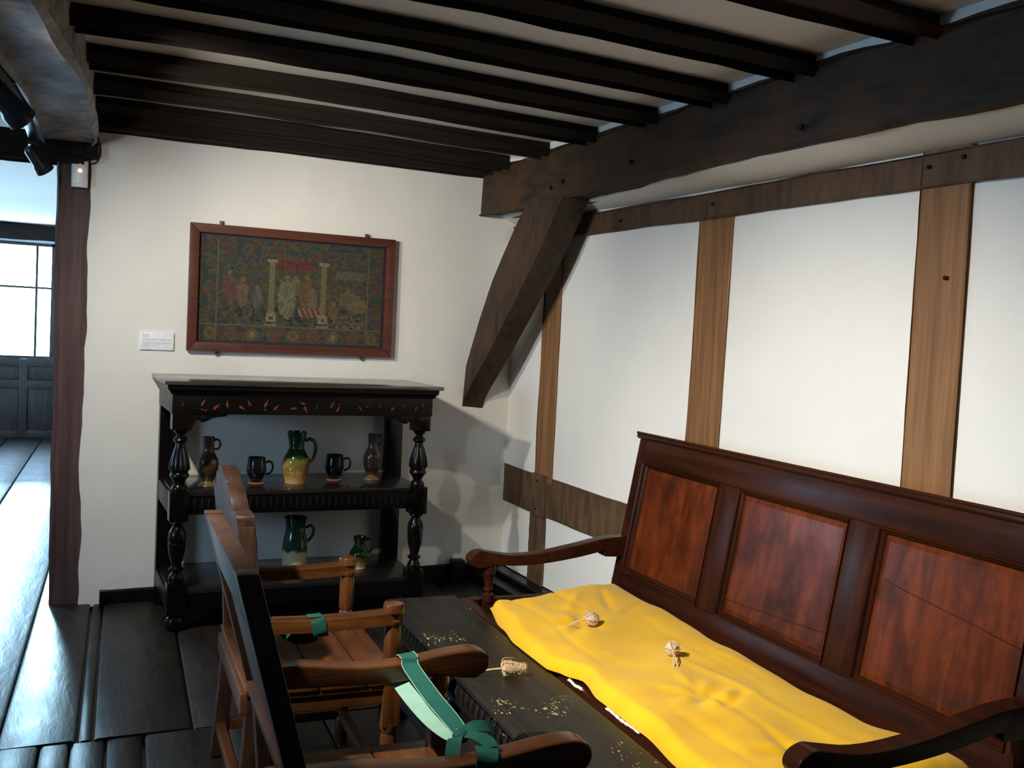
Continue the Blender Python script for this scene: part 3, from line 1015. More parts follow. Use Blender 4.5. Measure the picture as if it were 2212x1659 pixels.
for sy in (1, -1):
    y = sy * HB
    lo = [(0.022, 0.0), (0.028, 0.03), (0.028, 0.08), (0.019, 0.10), (0.027, 0.13), (0.029, 0.20), (0.020, 0.28), (0.027, 0.30), (0.027, 0.34)]
    fp = MB().lathe(lo, (0.20, y, 0), 20).build('front_post', M_CHZ, chB)
    block(0.20, y, 0.33, 0.535, 0.026).build('seat_block', M_CHZ, fp, bevel=0.006)
    hi = [(0.022, 0.53), (0.024, 0.538), (0.015, 0.543), (0.024, 0.555), (0.025, 0.567), (0.017, 0.582), (0.022, 0.588), (0.022, 0.592), (0.016, 0.598), (0.024, 0.615), (0.026, 0.635), (0.020, 0.655), (0.024, 0.662), (0.024, 0.68)]
    MB().lathe(hi, (0.20, y, 0), 20).build('arm_support', M_CHZ, fp)
    ct = [(-0.275, 0.708), (-0.16, 0.708), (-0.08, 0.698), (0.02, 0.692), (0.12, 0.699), (0.22, 0.713), (0.285, 0.716), (0.318, 0.704), (0.328, 0.682), (0.318, 0.657), (0.290, 0.640)]
    cb = [(0.245, 0.645), (0.18, 0.655), (0.06, 0.645), (-0.06, 0.648), (-0.16, 0.650), (-0.25, 0.652)]
    ol2 = [(p.x, p.y) for p in smooth_pts([(a, b, 0) for a, b in ct], 4)] + [(p.x, p.y) for p in smooth_pts([(a, b, 0) for a, b in cb], 3)]
    MB().prism(ol2, lambda a, b, t, y=y: (a, y - 0.029 + 0.058 * t, b)).build('arm', M_CHX, chB, bevel=0.012, seg=3)
    m = MB()
    rings = []
    for zz in (0.0, 0.2, SB, 0.60, 0.70, 0.85, 1.0, 1.092):
        xx = bxB(max(zz, 0.55)) - (0.03 if zz == 0 else 0)
        rings.append([(xx - 0.042, y - 0.024, zz), (xx, y - 0.024, zz), (xx, y + 0.024, zz), (xx - 0.042, y + 0.024, zz)])
    m.loft(rings).build('rear_post', M_CHDZ, chB, bevel=0.005)
    MB().box(-0.25, 0.19, y - 0.015, y + 0.015, SB - 0.08, SB - 0.012).build('side_rail', M_CHX, chB, bevel=0.004)
    MB().box(-0.25, 0.19, y - 0.015, y + 0.015, 0.09, 0.125).build('stretcher', M_CHX, chB, bevel=0.004)
for xa, xb in ((-0.25, 0.02), (0.025, 0.245)):
    MB().box(xa, xb, -HB - 0.035, HB + 0.035, SB - 0.012, SB + 0.008).build('seat_board', M_CHY, chB, bevel=0.005)
for xx in (0.20, -0.24):
    MB().box(xx - 0.015, xx + 0.015, -HB, HB, SB - 0.08, SB - 0.013).build('seat_rail', M_CHY, chB, bevel=0.004)
    MB().box(xx - 0.015, xx + 0.015, -HB, HB, 0.09, 0.125).build('stretcher', M_CHY, chB, bevel=0.004)
tr = MB().prism([(-HB + 0.02, 0.965), (HB - 0.02, 0.965), (HB - 0.02, 1.090), (-HB + 0.02, 1.090)], lambda a, b, t: (bxB(b) - 0.041 + 0.040 * t, a, b)).build('top_rail', M_CHDY, chB, bevel=0.005)
MB().prism([(-HB + 0.02, 0.66), (HB - 0.02, 0.66), (HB - 0.02, 0.97), (-HB + 0.02, 0.97)], lambda a, b, t: (bxB(b) - 0.028 + 0.014 * t, a, b)).build('back_panel', M_CHDZ, chB)
lr = MB().prism([(-HB + 0.02, 0.60), (HB - 0.02, 0.60), (HB - 0.02, 0.675), (-HB + 0.02, 0.675)], lambda a, b, t: (bxB(b) - 0.042 + 0.040 * t, a, b)).build('lower_rail', M_CHDY, chB, bevel=0.004)
MB().prism([(-HB + 0.04, 0.668), (HB - 0.04, 0.668), (HB - 0.04, 0.688), (-HB + 0.04, 0.688)], lambda a, b, t: (bxB(b) - 0.047 + 0.02 * t, a, b)).build('rail_bead', M_CHDY, lr, bevel=0.004)


# ------------------------------------------------------------------ ribbons
def to_world(ch, p):
    c, s = math.cos(ch.rotation_euler.z), math.sin(ch.rotation_euler.z)
    return Vector((ch.location.x + c * p[0] - s * p[1], ch.location.y + s * p[0] + c * p[1], p[2]))


RB = Vector((-1.80, -3.64, 0.60))
rib = thing('velvet_ribbon', 'teal velvet ribbon tied between the arms of the near chair', 'ribbon', RB)


def local_strip(pts, wd, w, mat, name, parent, org, th=0.0016):
    q = smooth_pts(pts, 6)
    MB().strip([p - org for p in q], wd, w, th).build(name, mat, parent, angle=50)


xr = 0.105      # where the ribbon goes over the far arm (chair coordinates)
far = [(xr - 0.01, HB + 0.034, 0.655), (xr, HB + 0.033, 0.690), (xr + 0.003, HB + 0.020, 0.7055), (xr + 0.004, HB, 0.7065), (xr + 0.004, HB - 0.020, 0.7055), (xr + 0.002, HB - 0.036, 0.692), (xr + 0.001, HB - 0.10, 0.686), (xr - 0.004, HB - 0.25, 0.684), (xr - 0.010, HB - 0.40, 0.690), (xr - 0.022, HB - 0.50, 0.700), (xr - 0.030, HB - 0.535, 0.706)]
q = [to_world(chB, p) for p in far]
qs = smooth_pts(q, 6)
ws = [0.044 - 0.022 * max(0, (i / (len(qs) - 1) - 0.72) / 0.28) ** 1.5 for i in range(len(qs))]
MB().strip([p - RB for p in qs], (1, 0, 0.12), ws, 0.0016).build('upper_band', M_VELVET, rib, angle=50)
for sgn in (-1, 1):
    sel = []
    for i, p in enumerate(qs):
        sel.append(p - RB + Vector((1, 0, 0.12)).normalized() * sgn * ws[i] * 0.485 + Vector((0, 0, 0.0006)))
    MB().tube(sel, 0.0011, 5).build('selvedge', M_SATIN, rib)
und = [(xr - 0.01, HB + 0.034, 0.655), (xr - 0.012, HB + 0.02, 0.6415), (xr - 0.014, HB - 0.01, 0.6385), (xr - 0.018, HB - 0.06, 0.641), (xr - 0.026, HB - 0.18, 0.651), (xr - 0.034, HB - 0.33, 0.667), (xr - 0.038, HB - 0.46, 0.688), (xr - 0.034, HB - 0.53, 0.702)]
local_strip([to_world(chB, p) for p in und], (1, 0, 0.35), 0.040, M_SATIN, 'lower_band', rib, RB)
# wrap round the near arm
c0 = 0.105
wrap = []
for i in range(22):
    a = 2 * PI * i / 21
    wrap.append(to_world(chB, (c0 - 0.005 + 0.012 * math.cos(a), -HB + 0.0335 * math.copysign(abs(math.cos(a)) ** 0.5, math.cos(a)), 0.671 + 0.0375 * math.copysign(abs(math.sin(a)) ** 0.6, math.sin(a)))))
MB().strip([p - RB for p in wrap], (1, 0, 0), 0.044, 0.0016).build('arm_wrap', M_VELVET, rib, angle=50)
kc = to_world(chB, (0.070, -HB + 0.075, 0.708))
m = MB()
rings = []
for i in range(9):
    a = PI * i / 8
    rr = 0.004 + 0.013 * math.sin(a)
    rings.append([(kc.x - RB.x - 0.016 * math.cos(a) + 0.002 * n2(i, kk), kc.y - RB.y + rr * math.cos(kk * PI / 5) * (1 + 0.2 * math.cos(3 * kk)), kc.z - RB.z + rr * 0.9 * math.sin(kk * PI / 5)) for kk in range(10)])
m.loft(rings).build('knot', M_VELVET, rib)
for tail in ([(0, 0, 0), (0.03, 0.005, 0.014), (0.062, 0.010, 0.010), (0.085, 0.018, -0.004)], [(0, 0, 0), (-0.02, -0.02, 0.004), (-0.035, -0.045, -0.012), (-0.04, -0.06, -0.03)], [(0.0, 0, 0.004), (0.02, -0.035, 0.012), (0.035, -0.06, 0.008), (0.036, -0.078, 0.002)]):
    local_strip([kc + Vector(t) for t in tail], (0.15, 1, 0.5) if tail[1][0] > 0.025 else (1, 0, 0.2), 0.030, M_VELVET, 'tail', rib, RB)

RA = to_world(chA, (0.0, -HW, 0.63))
rib2 = thing('velvet_ribbon', 'teal velvet ribbon looped over the near arm of the far chair', 'ribbon', RA)
xa = -0.028
loop = []
for i in range(26):
    a = PI * 0.62 - 2 * PI * 0.93 * i / 25
    loop.append(to_world(chA, (xa - 0.010 * math.sin(a) + 0.002 * i / 25, -HW + 0.0275 * math.copysign(abs(math.cos(a)) ** 0.5, math.cos(a)), 0.645 + (0.026 if math.sin(a) > 0 else 0.036) * math.copysign(abs(math.sin(a)) ** 0.6, math.sin(a)))))
MB().strip([p - RA for p in loop], (1, 0, 0), 0.044, 0.0016).build('loop', M_VELVET, rib2, angle=50)
tl = [(xa, -HW + 0.01, 0.607), (xa - 0.03, -HW + 0.015, 0.596), (xa - 0.07, -HW + 0.05, 0.596), (xa - 0.10, -HW + 0.12, 0.608)]
local_strip([to_world(chA, p) for p in tl], (0.25, 0.2, 1), 0.032, M_VELVET, 'tail', rib2, RA)


# ------------------------------------------------------------------ teasels
def teasel(label, loc, rotz, L, rad, stem, mat, tilt=0.0, seed=1, cone=False):
    t = thing('dried_teasel', label, 'dried flower', loc, rotz, 'dried teasels laid on the seats')
    random.seed(seed)
    m = MB()
    nr = 12
    rings = []

    def rp(s):
        return rad * ((1.0 - 0.55 * s) if cone else math.sin(PI * (0.12 + 0.86 * s)) ** 0.7)
    for i in range(nr + 1):
        s = i / nr
        r_ = rp(s) * (0.4 if i in (0, nr) else 1)
        rings.append([(L * s, r_ * math.cos(2 * PI * k / 14), rad + r_ * math.sin(2 * PI * k / 14)) for k in range(14)])
    m.loft(rings)
    m.build('head', mat, t)
    sp = MB()
    for i in range(170):
        s = random.uniform(0.06, 0.97)
        a = random.uniform(0, 2 * PI)
        r_ = rp(s)
        c = Vector((L * s, r_ * math.cos(a), rad + r_ * math.sin(a)))
        nrm = Vector((0.45, math.cos(a), math.sin(a))).normalized()
        if c.z + nrm.z * 0.006 < 0.001:
            continue
        u_ = nrm.cross(Vector((1, 0, 0))).normalized() * 0.0011
        v_ = nrm.cross(u_).normalized() * 0.0011
        k_ = 0.0045 + 0.003 * random.random()
        sp.add([c + u_, c - u_ * 0.5 + v_, c - u_ * 0.5 - v_, c + nrm * k_], [(0, 1, 3), (1, 2, 3), (2, 0, 3), (2, 1, 0)])
    so = sp.build('bristles', mat, t, smooth=False)
    so['kind'] = 'stuff'
    for i in range(7):
        a = 2 * PI * i / 7 + 0.3
        r_ = rad * 1.08
        if math.sin(a) < -0.5:
            continue
        pts = [(0.0, 0.3 * r_ * math.cos(a), rad + 0.3 * r_ * math.sin(a)), (0.004, r_ * math.cos(a), rad + r_ * math.sin(a)), (L * 0.30, 1.12 * r_ * math.cos(a), rad + 1.12 * r_ * math.sin(a)), (L * (0.5 + 0.2 * random.random()), 1.02 * r_ * math.cos(a), rad + 1.02 * r_ * math.sin(a))]
        MB().tube(smooth_pts(pts, 3), lambda q: 0.0018 * (1.2 - q), 5).build('bract', mat, t)
    for dy in ((0.0,) if cone else (-0.003, 0.003)):
        MB().tube(smooth_pts([(0.004, 0, rad), (-stem * 0.4, dy, rad * 0.75 + 0.002), (-stem, dy * 2.2, 0.004)], 4), 0.0035 if cone else 0.002, 6).build('stem', mat, t)
    t.rotation_euler = (0, tilt, rotz)
    return t


teasel('golden dried teasel lying on the black bench', (-1.305, -2.855, 0.4385), R(-14), 0.086, 0.028, 0.12, M_TEASEL, 0, 3, True)


def on_cushion(wx, wy):
    d = Vector((wx, wy, 0)) - SET_O
    ax, ay = Vector((0.033, 1, 0)).normalized(), Vector((-1, 0.033, 0)).normalized()
    X, Y = d.dot(ax), d.dot(ay)
    best = min(((cush_xy(i / NA, j / NB)[0] - X) ** 2 + (cush_xy(i / NA, j / NB)[1] - Y) ** 2, i, j) for i in range(NA + 1) for j in range(NB + 1))
    return max(tv[min(NB, max(0, best[2] + dj)) * W_ + min(NA, max(0, best[1] + di))].z for di in (-1, 0, 1) for dj in (-1, 0, 1)) - 0.002


teasel('small dried teasel on the far half of the yellow cushion', (-0.835, -2.565, on_cushion(-0.82, -2.56)), R(-2), 0.055, 0.025, 0.075, M_TEASELP, 0, 5)
teasel('small dried teasel on the middle of the yellow cushion, stem toward the camera', (-0.735, -2.985, on_cushion(-0.73, -2.98)), R(62), 0.046, 0.024, 0.11, M_TEASELP, 0, 8)

# ================================================================== COURT CUPBOARD against the back wall
CO = (-1.42, -0.33, 0)
cup = thing('court_cupboard', 'black oak open court cupboard with inlaid frieze and turned posts', 'cupboard', CO)


def C_(m, name, mat=M_BLACK, parent=cup, bev=0.004, **kw):
    return m.build(name, mat, parent, bevel=bev, origin=CO, **kw)


FX0, FX1, FY, BY = -2.095, -0.745, -0.630, -0.035
M_TOP = wood('waxed_black_top', axis='x', dark=(0.02, 0.018, 0.017), light=(0.06, 0.052, 0.048), rough=0.14, bmp=0.02, grain=24, spec=1.0)
top = C_(MB().box(-2.135, -0.695, -0.665, -0.015, 1.222, 1.242), 'top_board', M_TOP, bev=0.005)
m = MB()
mp = [(0.0, 1.175), (0.008, 1.178), (0.012, 1.190), (0.024, 1.200), (0.026, 1.222)]
m.loft([[(FX0 - d, FY - d, z), (FX1 + d, FY - d, z), (FX1 + d, BY, z), (FX0 - d, BY, z)] for d, z in mp])
C_(m, 'cornice_moulding', bev=0, parent=cup)
frz = C_(MB().box(FX0, FX1, FY, FY + 0.03, 1.078, 1.178), 'frieze')
for xx in (FX0, FX1 - 0.03):
    C_(MB().box(xx, xx + 0.03, FY + 0.03, BY, 1.078, 1.178), 'side_frieze')
# inlaid leaves and stems on the frieze
leaves = [(-2.045, 1.125, 75, .5), (-1.975, 1.105, 30, .25), (-1.948, 1.135, 58, 1.0), (-1.952, 1.101, -5, .5), (-1.938, 1.098, 180, .5), (-1.885, 1.115, 40, 1.1), (-1.832, 1.130, 95, 1.0), (-1.762, 1.112, -35, 1.0), (-1.725, 1.137, 118, .9), (-1.640, 1.135, 62, 1.1), (-1.645, 1.104, 10, .5), (-1.590, 1.115, 45, 1.0), (-1.500, 1.112, 5, .9), (-1.455, 1.140, 160, .9), (-1.440, 1.106, -65, 1.0), (-1.380, 1.12, 80, .5), (-1.300, 1.132, 65, 1.0), (-1.268, 1.112, 62, .9), (-1.262, 1.138, 10, .45), (-1.150, 1.115, -55, .8), (-1.11, 1.13, 50, .6), (-1.04, 1.135, 70, .6), (-0.97, 1.118, 40, .8), (-0.91, 1.135, -50, .6), (-0.84, 1.12, 60, .6), (-0.80, 1.14, 80, .5)]
for (lx, lz, ang, s) in leaves:
    pr = [(-0.022, 0.0), (-0.015, 0.008), (-0.003, 0.0095), (0.012, 0.005), (0.030, 0.0), (0.012, -0.002), (-0.003, -0.006), (-0.015, -0.006)]
    ca, sa = math.cos(R(ang)), math.sin(R(ang))
    s *= 0.85
    m = MB().prism([(a * s, b * s) for a, b in pr], lambda a, b, t: (lx + a * ca - b * sa, FY - 0.0035 + 0.006 * t, lz + a * sa + b * ca))
    C_(m, 'inlay_leaf', M_INLAY, frz, bev=0, smooth=False)
for i in range(6):
    x0 = -2.06 + i * 0.215
    pts = [(x0 + 0.2 * t, FY - 0.001, 1.125 + 0.026 * math.sin(PI * 2 * t + i * PI)) for t in [j / 12 for j in range(13)]]
    C_(MB().tube(pts, 0.0018, 5), 'inlay_stem', M_STEM, frz, bev=0)


def bracket(x0, sgn):
    pr = [(0.0, 1.080), (0.175, 1.080), (0.165, 1.068), (0.13, 1.064), (0.10, 1.058), (0.075, 1.045), (0.055, 1.036), (0.040, 1.040), (0.032, 1.052), (0.018, 1.040), (0.008, 1.020), (0.0, 1.0)]
    C_(MB().prism(pr, lambda a, b, t: (x0 + sgn * a, FY + 0.004 + 0.022 * t, b)), 'scroll_bracket', bev=0.004)
    MB().lathe([(0.0, -0.004), (0.016, -0.004), (0.012, 0.002), (0.006, 0.004), (0.0, 0.005)], seg=14).build('scroll_boss', M_BLACK, cup).matrix_local = Matrix.Translation((x0 + sgn * 0.055 - CO[0], FY + 0.002 - CO[1], 1.058)) @ Matrix.Rotation(R(90), 4, 'X')


LX, RX, PY = -2.045, -0.797, -0.585
bracket(LX + 0.045, 1)
bracket(RX - 0.045, -1)
SHZ = 0.69
cupb = [(0.030, 1.000), (0.034, 0.990), (0.020, 0.975), (0.020, 0.965), (0.032, 0.955), (0.036, 0.945), (0.022, 0.932), (0.024, 0.915), (0.036, 0.870), (0.044, 0.825), (0.046, 0.80), (0.040, 0.785), (0.046, 0.775), (0.046, 0.765), (0.034, 0.752), (0.026, 0.735), (0.024, 0.728), (0.036, 0.715), (0.038, 0.700), (0.036, 0.690)]
lowb = [(0.036, 0.545), (0.038, 0.535), (0.022, 0.522), (0.030, 0.508), (0.040, 0.490), (0.045, 0.465), (0.044, 0.445), (0.036, 0.440), (0.044, 0.432), (0.040, 0.39), (0.026, 0.335), (0.022, 0.318), (0.036, 0.306), (0.036, 0.298), (0.022, 0.288), (0.034, 0.270), (0.038, 0.25), (0.034, 0.235)]


def baluster(x, prof, name):
    o = C_(MB().lathe(list(reversed(prof)), (x, PY, 0), 28), name, M_BLACKZ, bev=0)
    return o


for x in (LX, RX):
    C_(MB().box(x - 0.046, x + 0.046, FY + 0.001, FY + 0.091, 0.998, 1.080), 'post_block', M_BLACKZ)
    b1 = baluster(x, cupb, 'turned_post')
    for kx in range(12):      # carved flutes on the vase
        a = 2 * PI * kx / 12
        pts = [(x + rr * math.cos(a), PY + rr * math.sin(a), zz) for rr, zz in ((0.026, 0.905), (0.037, 0.865), (0.0445, 0.825), (0.045, 0.80))]
        C_(MB().tube(smooth_pts(pts, 3), lambda t: 0.003 + 0.004 * t, 6), 'carved_flute', M_BLACKZ, b1, bev=0)
    C_(MB().box(x - 0.046, x + 0.046, FY + 0.001, FY + 0.091, 0.545, 0.692), 'post_block', M_BLACKZ)
    b2 = baluster(x, lowb, 'turned_post')
    C_(MB().box(x - 0.046, x + 0.046, FY + 0.001, FY + 0.091, 0.075, 0.236), 'post_block', M_BLACKZ)
    C_(MB().lathe([(0.03, -0.006), (0.044, 0.01), (0.048, 0.035), (0.04, 0.06), (0.03, 0.07), (0.034, 0.078)], (x, PY, 0), 24), 'foot', M_BLACKZ, bev=0)
for x in (FX0 + 0.05, -0.775):
    C_(MB().box(x - 0.048, x + 0.048, BY - 0.07, BY, 0.0, 1.10), 'rear_post', M_BLACKZ)
M_SHELF = wood('polished_black_shelf', axis='x', dark=(0.008, 0.008, 0.009), light=(0.022, 0.018, 0.017), rough=0.16, bmp=0.06, grain=24, spec=0.8)
for (zt, ah, nm) in ((SHZ, 0.115, 'middle_shelf'), (0.20, 0.10, 'bottom_shelf')):
    C_(MB().box(FX0 + 0.02, FX1 - 0.02, FY + 0.015, BY, zt - 0.022, zt), nm, M_SHELF)
    ap = C_(MB().box(LX + 0.04, RX - 0.04, FY + 0.02, FY + 0.045, zt - ah, zt - 0.01), 'apron')
    if zt > 0.5:
        for i in range(34):
            xx = LX + 0.075 + i * 0.034
            C_(MB().tube([(xx, FY + 0.019, zt - 0.095), (xx, FY + 0.018, zt - 0.065), (xx, FY + 0.019, zt - 0.035)], lambda t: 0.003 + 0.004 * math.sin(PI * t), 6), 'carved_flute', M_BLACK, ap, bev=0)
    for x in (FX0 + 0.004, FX1 - 0.034):
        C_(MB().box(x, x + 0.03, FY + 0.08, BY - 0.02, zt - ah, zt - 0.01), 'side_rail')


# ------------------------------------------------------------------ pottery
def vessel(name, label, cat, loc, H, prof, mat, handle, hrot=0.0, foot=None, hr=0.009, group='pots on the cupboard shelves'):
    """prof: (radius / H, height / H) outside from foot to rim; handle: (r, z) points in the same units"""
    t = thing(name, label, cat, loc, hrot, group)
    P = smooth_pts([(r, z, 0) for r, z in prof], 4)
    outer = [(p.x * H, p.y * H) for p in P]
    inner = [(max(0.004, r - 0.006), z) for r, z in reversed(outer) if z > 0.05 * H]
    MB().lathe([(0.001, 0.0)] + outer + [(outer[-1][0] - 0.003, outer[-1][1] + 0.002)] + inner + [(0.001, 0.05 * H)], seg=36).build('body', mat, t, angle=60)
    if handle:
        hp_ = smooth_pts([(r * H, 0, z * H) for r, z in handle], 5)
        MB().tube(hp_, hr, 9).build('handle', mat if not foot else mat, t)
    if foot:
        fr_, fz, fm = foot
        MB().lathe([(0.001, 0.001), (fr_ * H * 1.02, 0.001), (fr_ * H * 1.03, fz * H * 0.6), (fr_ * H * 0.75, fz * H)], seg=32).build('foot', fm, t)
    return t


TERRA = plain('bare_terracotta', (0.42, 0.13, 0.055), 0.6)
G_BROWN = zglaze('brown_salt_glaze', [(0.0, (0.17, 0.11, 0.055)), (0.12, (0.16, 0.10, 0.05)), (0.2, (0.052, 0.030, 0.018)), (0.6, (0.075, 0.040, 0.022)), (1.0, (0.045, 0.028, 0.020))], 0, 0.25, 0.1, 14, 0.2)
G_GREEN = zglaze('green_over_ochre_glaze', [(0.0, (0.55, 0.33, 0.16)), (0.07, (0.52, 0.30, 0.13)), (0.16, (0.26, 0.17, 0.05)), (0.46, (0.16, 0.14, 0.025)), (0.52, (0.014, 0.045, 0.012)), (1.0, (0.006, 0.024, 0.008))], 0, 0.272, 0.14, 20, 0.12, (0.30, 0.5, (0.48, 0.25, 0.07)))
G_BLACK = zglaze('black_glaze', [(0.0, (0.006, 0.007, 0.010)), (1.0, (0.006, 0.007, 0.010))], 0, 0.14, 0.05, 10, 0.06)
G_TALL = zglaze('green_run_glaze_on_cream', [(0.0, (0.60, 0.47, 0.30)), (0.42, (0.58, 0.45, 0.29)), (0.46, (0.014, 0.06, 0.035)), (1.0, (0.005, 0.034, 0.022))], 0, 0.275, 0.22, 34, 0.14)
G_SMALL = zglaze('green_glaze_pale_foot', [(0.0, (0.55, 0.38, 0.22)), (0.18, (0.50, 0.34, 0.18)), (0.28, (0.16, 0.15, 0.04)), (0.42, (0.014, 0.038, 0.012)), (1.0, (0.012, 0.028, 0.010))], 0, 0.18, 0.2, 24, 0.12)
BOT = [(0.195, 0.0), (0.20, 0.012), (0.185, 0.035), (0.125, 0.085), (0.13, 0.13), (0.19, 0.28), (0.215, 0.43), (0.20, 0.55), (0.14, 0.66), (0.112, 0.74), (0.112, 0.85), (0.122, 0.98), (0.124, 1.0)]
BH = [(0.112, 0.93), (0.17, 0.955), (0.222, 0.90), (0.225, 0.82), (0.18, 0.755), (0.112, 0.755)]
vessel('stoneware_bottle', 'brown stoneware bottle nearest the left post on the upper shelf', 'bottle', (-1.885, -0.42, SHZ), 0.252, BOT, G_BROWN, BH, R(-8), None, 0.0055)
vessel('stoneware_bottle', 'slim brown stoneware bottle at the right end of the upper shelf', 'bottle', (-0.972, -0.31, SHZ), 0.258, [(r * (0.93 if z > 0.2 else 0.9), z) for r, z in BOT], G_BROWN, [(0.10, 0.95), (0.16, 0.985), (0.215, 0.93), (0.22, 0.85), (0.17, 0.775), (0.10, 0.78)], R(-5), None, 0.0055)
MUG = [(0.30, 0.0), (0.305, 0.02), (0.22, 0.075), (0.185, 0.12), (0.25, 0.22), (0.34, 0.40), (0.365, 0.55), (0.345, 0.75), (0.325, 0.92), (0.33, 1.0)]
MH = [(0.33, 0.80), (0.44, 0.86), (0.56, 0.80), (0.60, 0.64), (0.54, 0.46), (0.36, 0.36)]
vessel('glazed_mug', 'shiny black mug left of the green jug on the upper shelf', 'mug', (-1.630, -0.385, SHZ), 0.140, MUG, G_BLACK, MH, R(-10), (0.30, 0.07, TERRA), 0.0055)
vessel('glazed_mug', 'shiny black mug right of the green jug on the upper shelf', 'mug', (-1.190, -0.315, SHZ), 0.142, MUG, G_BLACK, [(r + 0.02, z + 0.02) for r, z in MH], R(-6), (0.30, 0.07, TERRA), 0.0055)
JUG = [(0.205, 0.0), (0.21, 0.02), (0.215, 0.06), (0.245, 0.20), (0.262, 0.36), (0.245, 0.48), (0.185, 0.60), (0.142, 0.69), (0.150, 0.78), (0.175, 0.90), (0.190, 0.99), (0.19, 1.0)]
vessel('glazed_jug', 'large jug with green neck and mottled ochre belly on the upper shelf', 'jug', (-1.418, -0.375, SHZ), 0.276, JUG, G_GREEN, [(0.165, 0.82), (0.25, 0.86), (0.345, 0.80), (0.37, 0.66), (0.33, 0.48), (0.255, 0.40)], R(-5), None, 0.0095)
TALL = [(0.205, 0.0), (0.21, 0.02), (0.215, 0.10), (0.222, 0.30), (0.225, 0.46), (0.210, 0.60), (0.180, 0.74), (0.172, 0.84), (0.195, 0.95), (0.205, 1.0)]
vessel('glazed_jug', 'tall cream jug with green glazed top on the lower shelf', 'jug', (-1.404, -0.36, 0.20), 0.300, TALL, G_TALL, [(0.18, 0.80), (0.27, 0.84), (0.325, 0.78), (0.31, 0.66), (0.225, 0.55)], R(-5), None, 0.008)
SMALL = [(0.19, 0.0), (0.20, 0.03), (0.19, 0.08), (0.25, 0.20), (0.315, 0.38), (0.30, 0.52), (0.20, 0.68), (0.16, 0.78), (0.185, 0.90), (0.21, 1.0)]
vessel('glazed_jug', 'small green jug with pale foot at the right of the lower shelf', 'jug', (-1.043, -0.37, 0.20), 0.180, SMALL, G_SMALL, [(0.19, 0.88), (0.30, 0.95), (0.40, 0.88), (0.40, 0.66), (0.31, 0.48)], R(-5), None, 0.007)
vessel('glazed_jug', 'jug half hidden behind the chair back, on the left of the lower shelf', 'jug', (-1.70, -0.36, 0.20), 0.185, SMALL, G_SMALL, [(0.19, 0.88), (0.30, 0.95), (0.40, 0.88), (0.40, 0.66), (0.31, 0.48)], R(175), None, 0.007)

# ================================================================== FRAMED NEEDLEWORK
FR = (-1.383, -0.02, 1.72)
pic = thing('framed_needlework', 'framed antique needlework panel hanging above the cupboard', 'picture', FR)
PX0, PX1, PZ0, PZ1 = -1.963, -0.803, 1.372, 2.066
FWD = 0.05


def fbar(pts, name='frame_bar'):
    def fn(a, b, t):
        return (a, -0.052 + 0.034 * t, b)
    MB().prism(pts, fn).build(name, M_FRAME, pic, bevel=0.005, origin=FR)


fbar([(PX0, PZ0), (PX1, PZ0), (PX1 - FWD, PZ0 + FWD), (PX0 + FWD, PZ0 + FWD)])
fbar([(PX0, PZ1), (PX0 + FWD, PZ1 - FWD), (PX1 - FWD, PZ1 - FWD), (PX1, PZ1)])
fbar([(PX0, PZ0), (PX0 + FWD, PZ0 + FWD), (PX0 + FWD, PZ1 - FWD), (PX0, PZ1)])
fbar([(PX1, PZ0), (PX1, PZ1), (PX1 - FWD, PZ1 - FWD), (PX1 - FWD, PZ0 + FWD)])
MB().box(PX0 + 0.04, PX1 - 0.04, -0.026, -0.018, PZ0 + 0.04, PZ1 - 0.04).build('backing', M_BLACKCLOTH, pic, origin=FR)
for (xx, zz) in ((PX0 + 0.165, PZ1 + 0.008), (PX1 - 0.17, PZ1 + 0.008), (PX0 + 0.165, PZ0 - 0.008), (PX1 - 0.17, PZ0 - 0.008)):
    MB().box(xx - 0.011, xx + 0.011, -0.024, -0.020, zz - 0.014, zz + 0.014).build('mirror_plate', M_BRASS, pic, bevel=0.0015, origin=FR)
# the stitched picture: a flat print on a thin textile sheet
TX0, TX1, TZ0, TZ1 = PX0 + FWD + 0.013, PX1 - FWD - 0.013, PZ0 + FWD + 0.012, PZ1 - FWD - 0.012
NU, NV = 260, 150


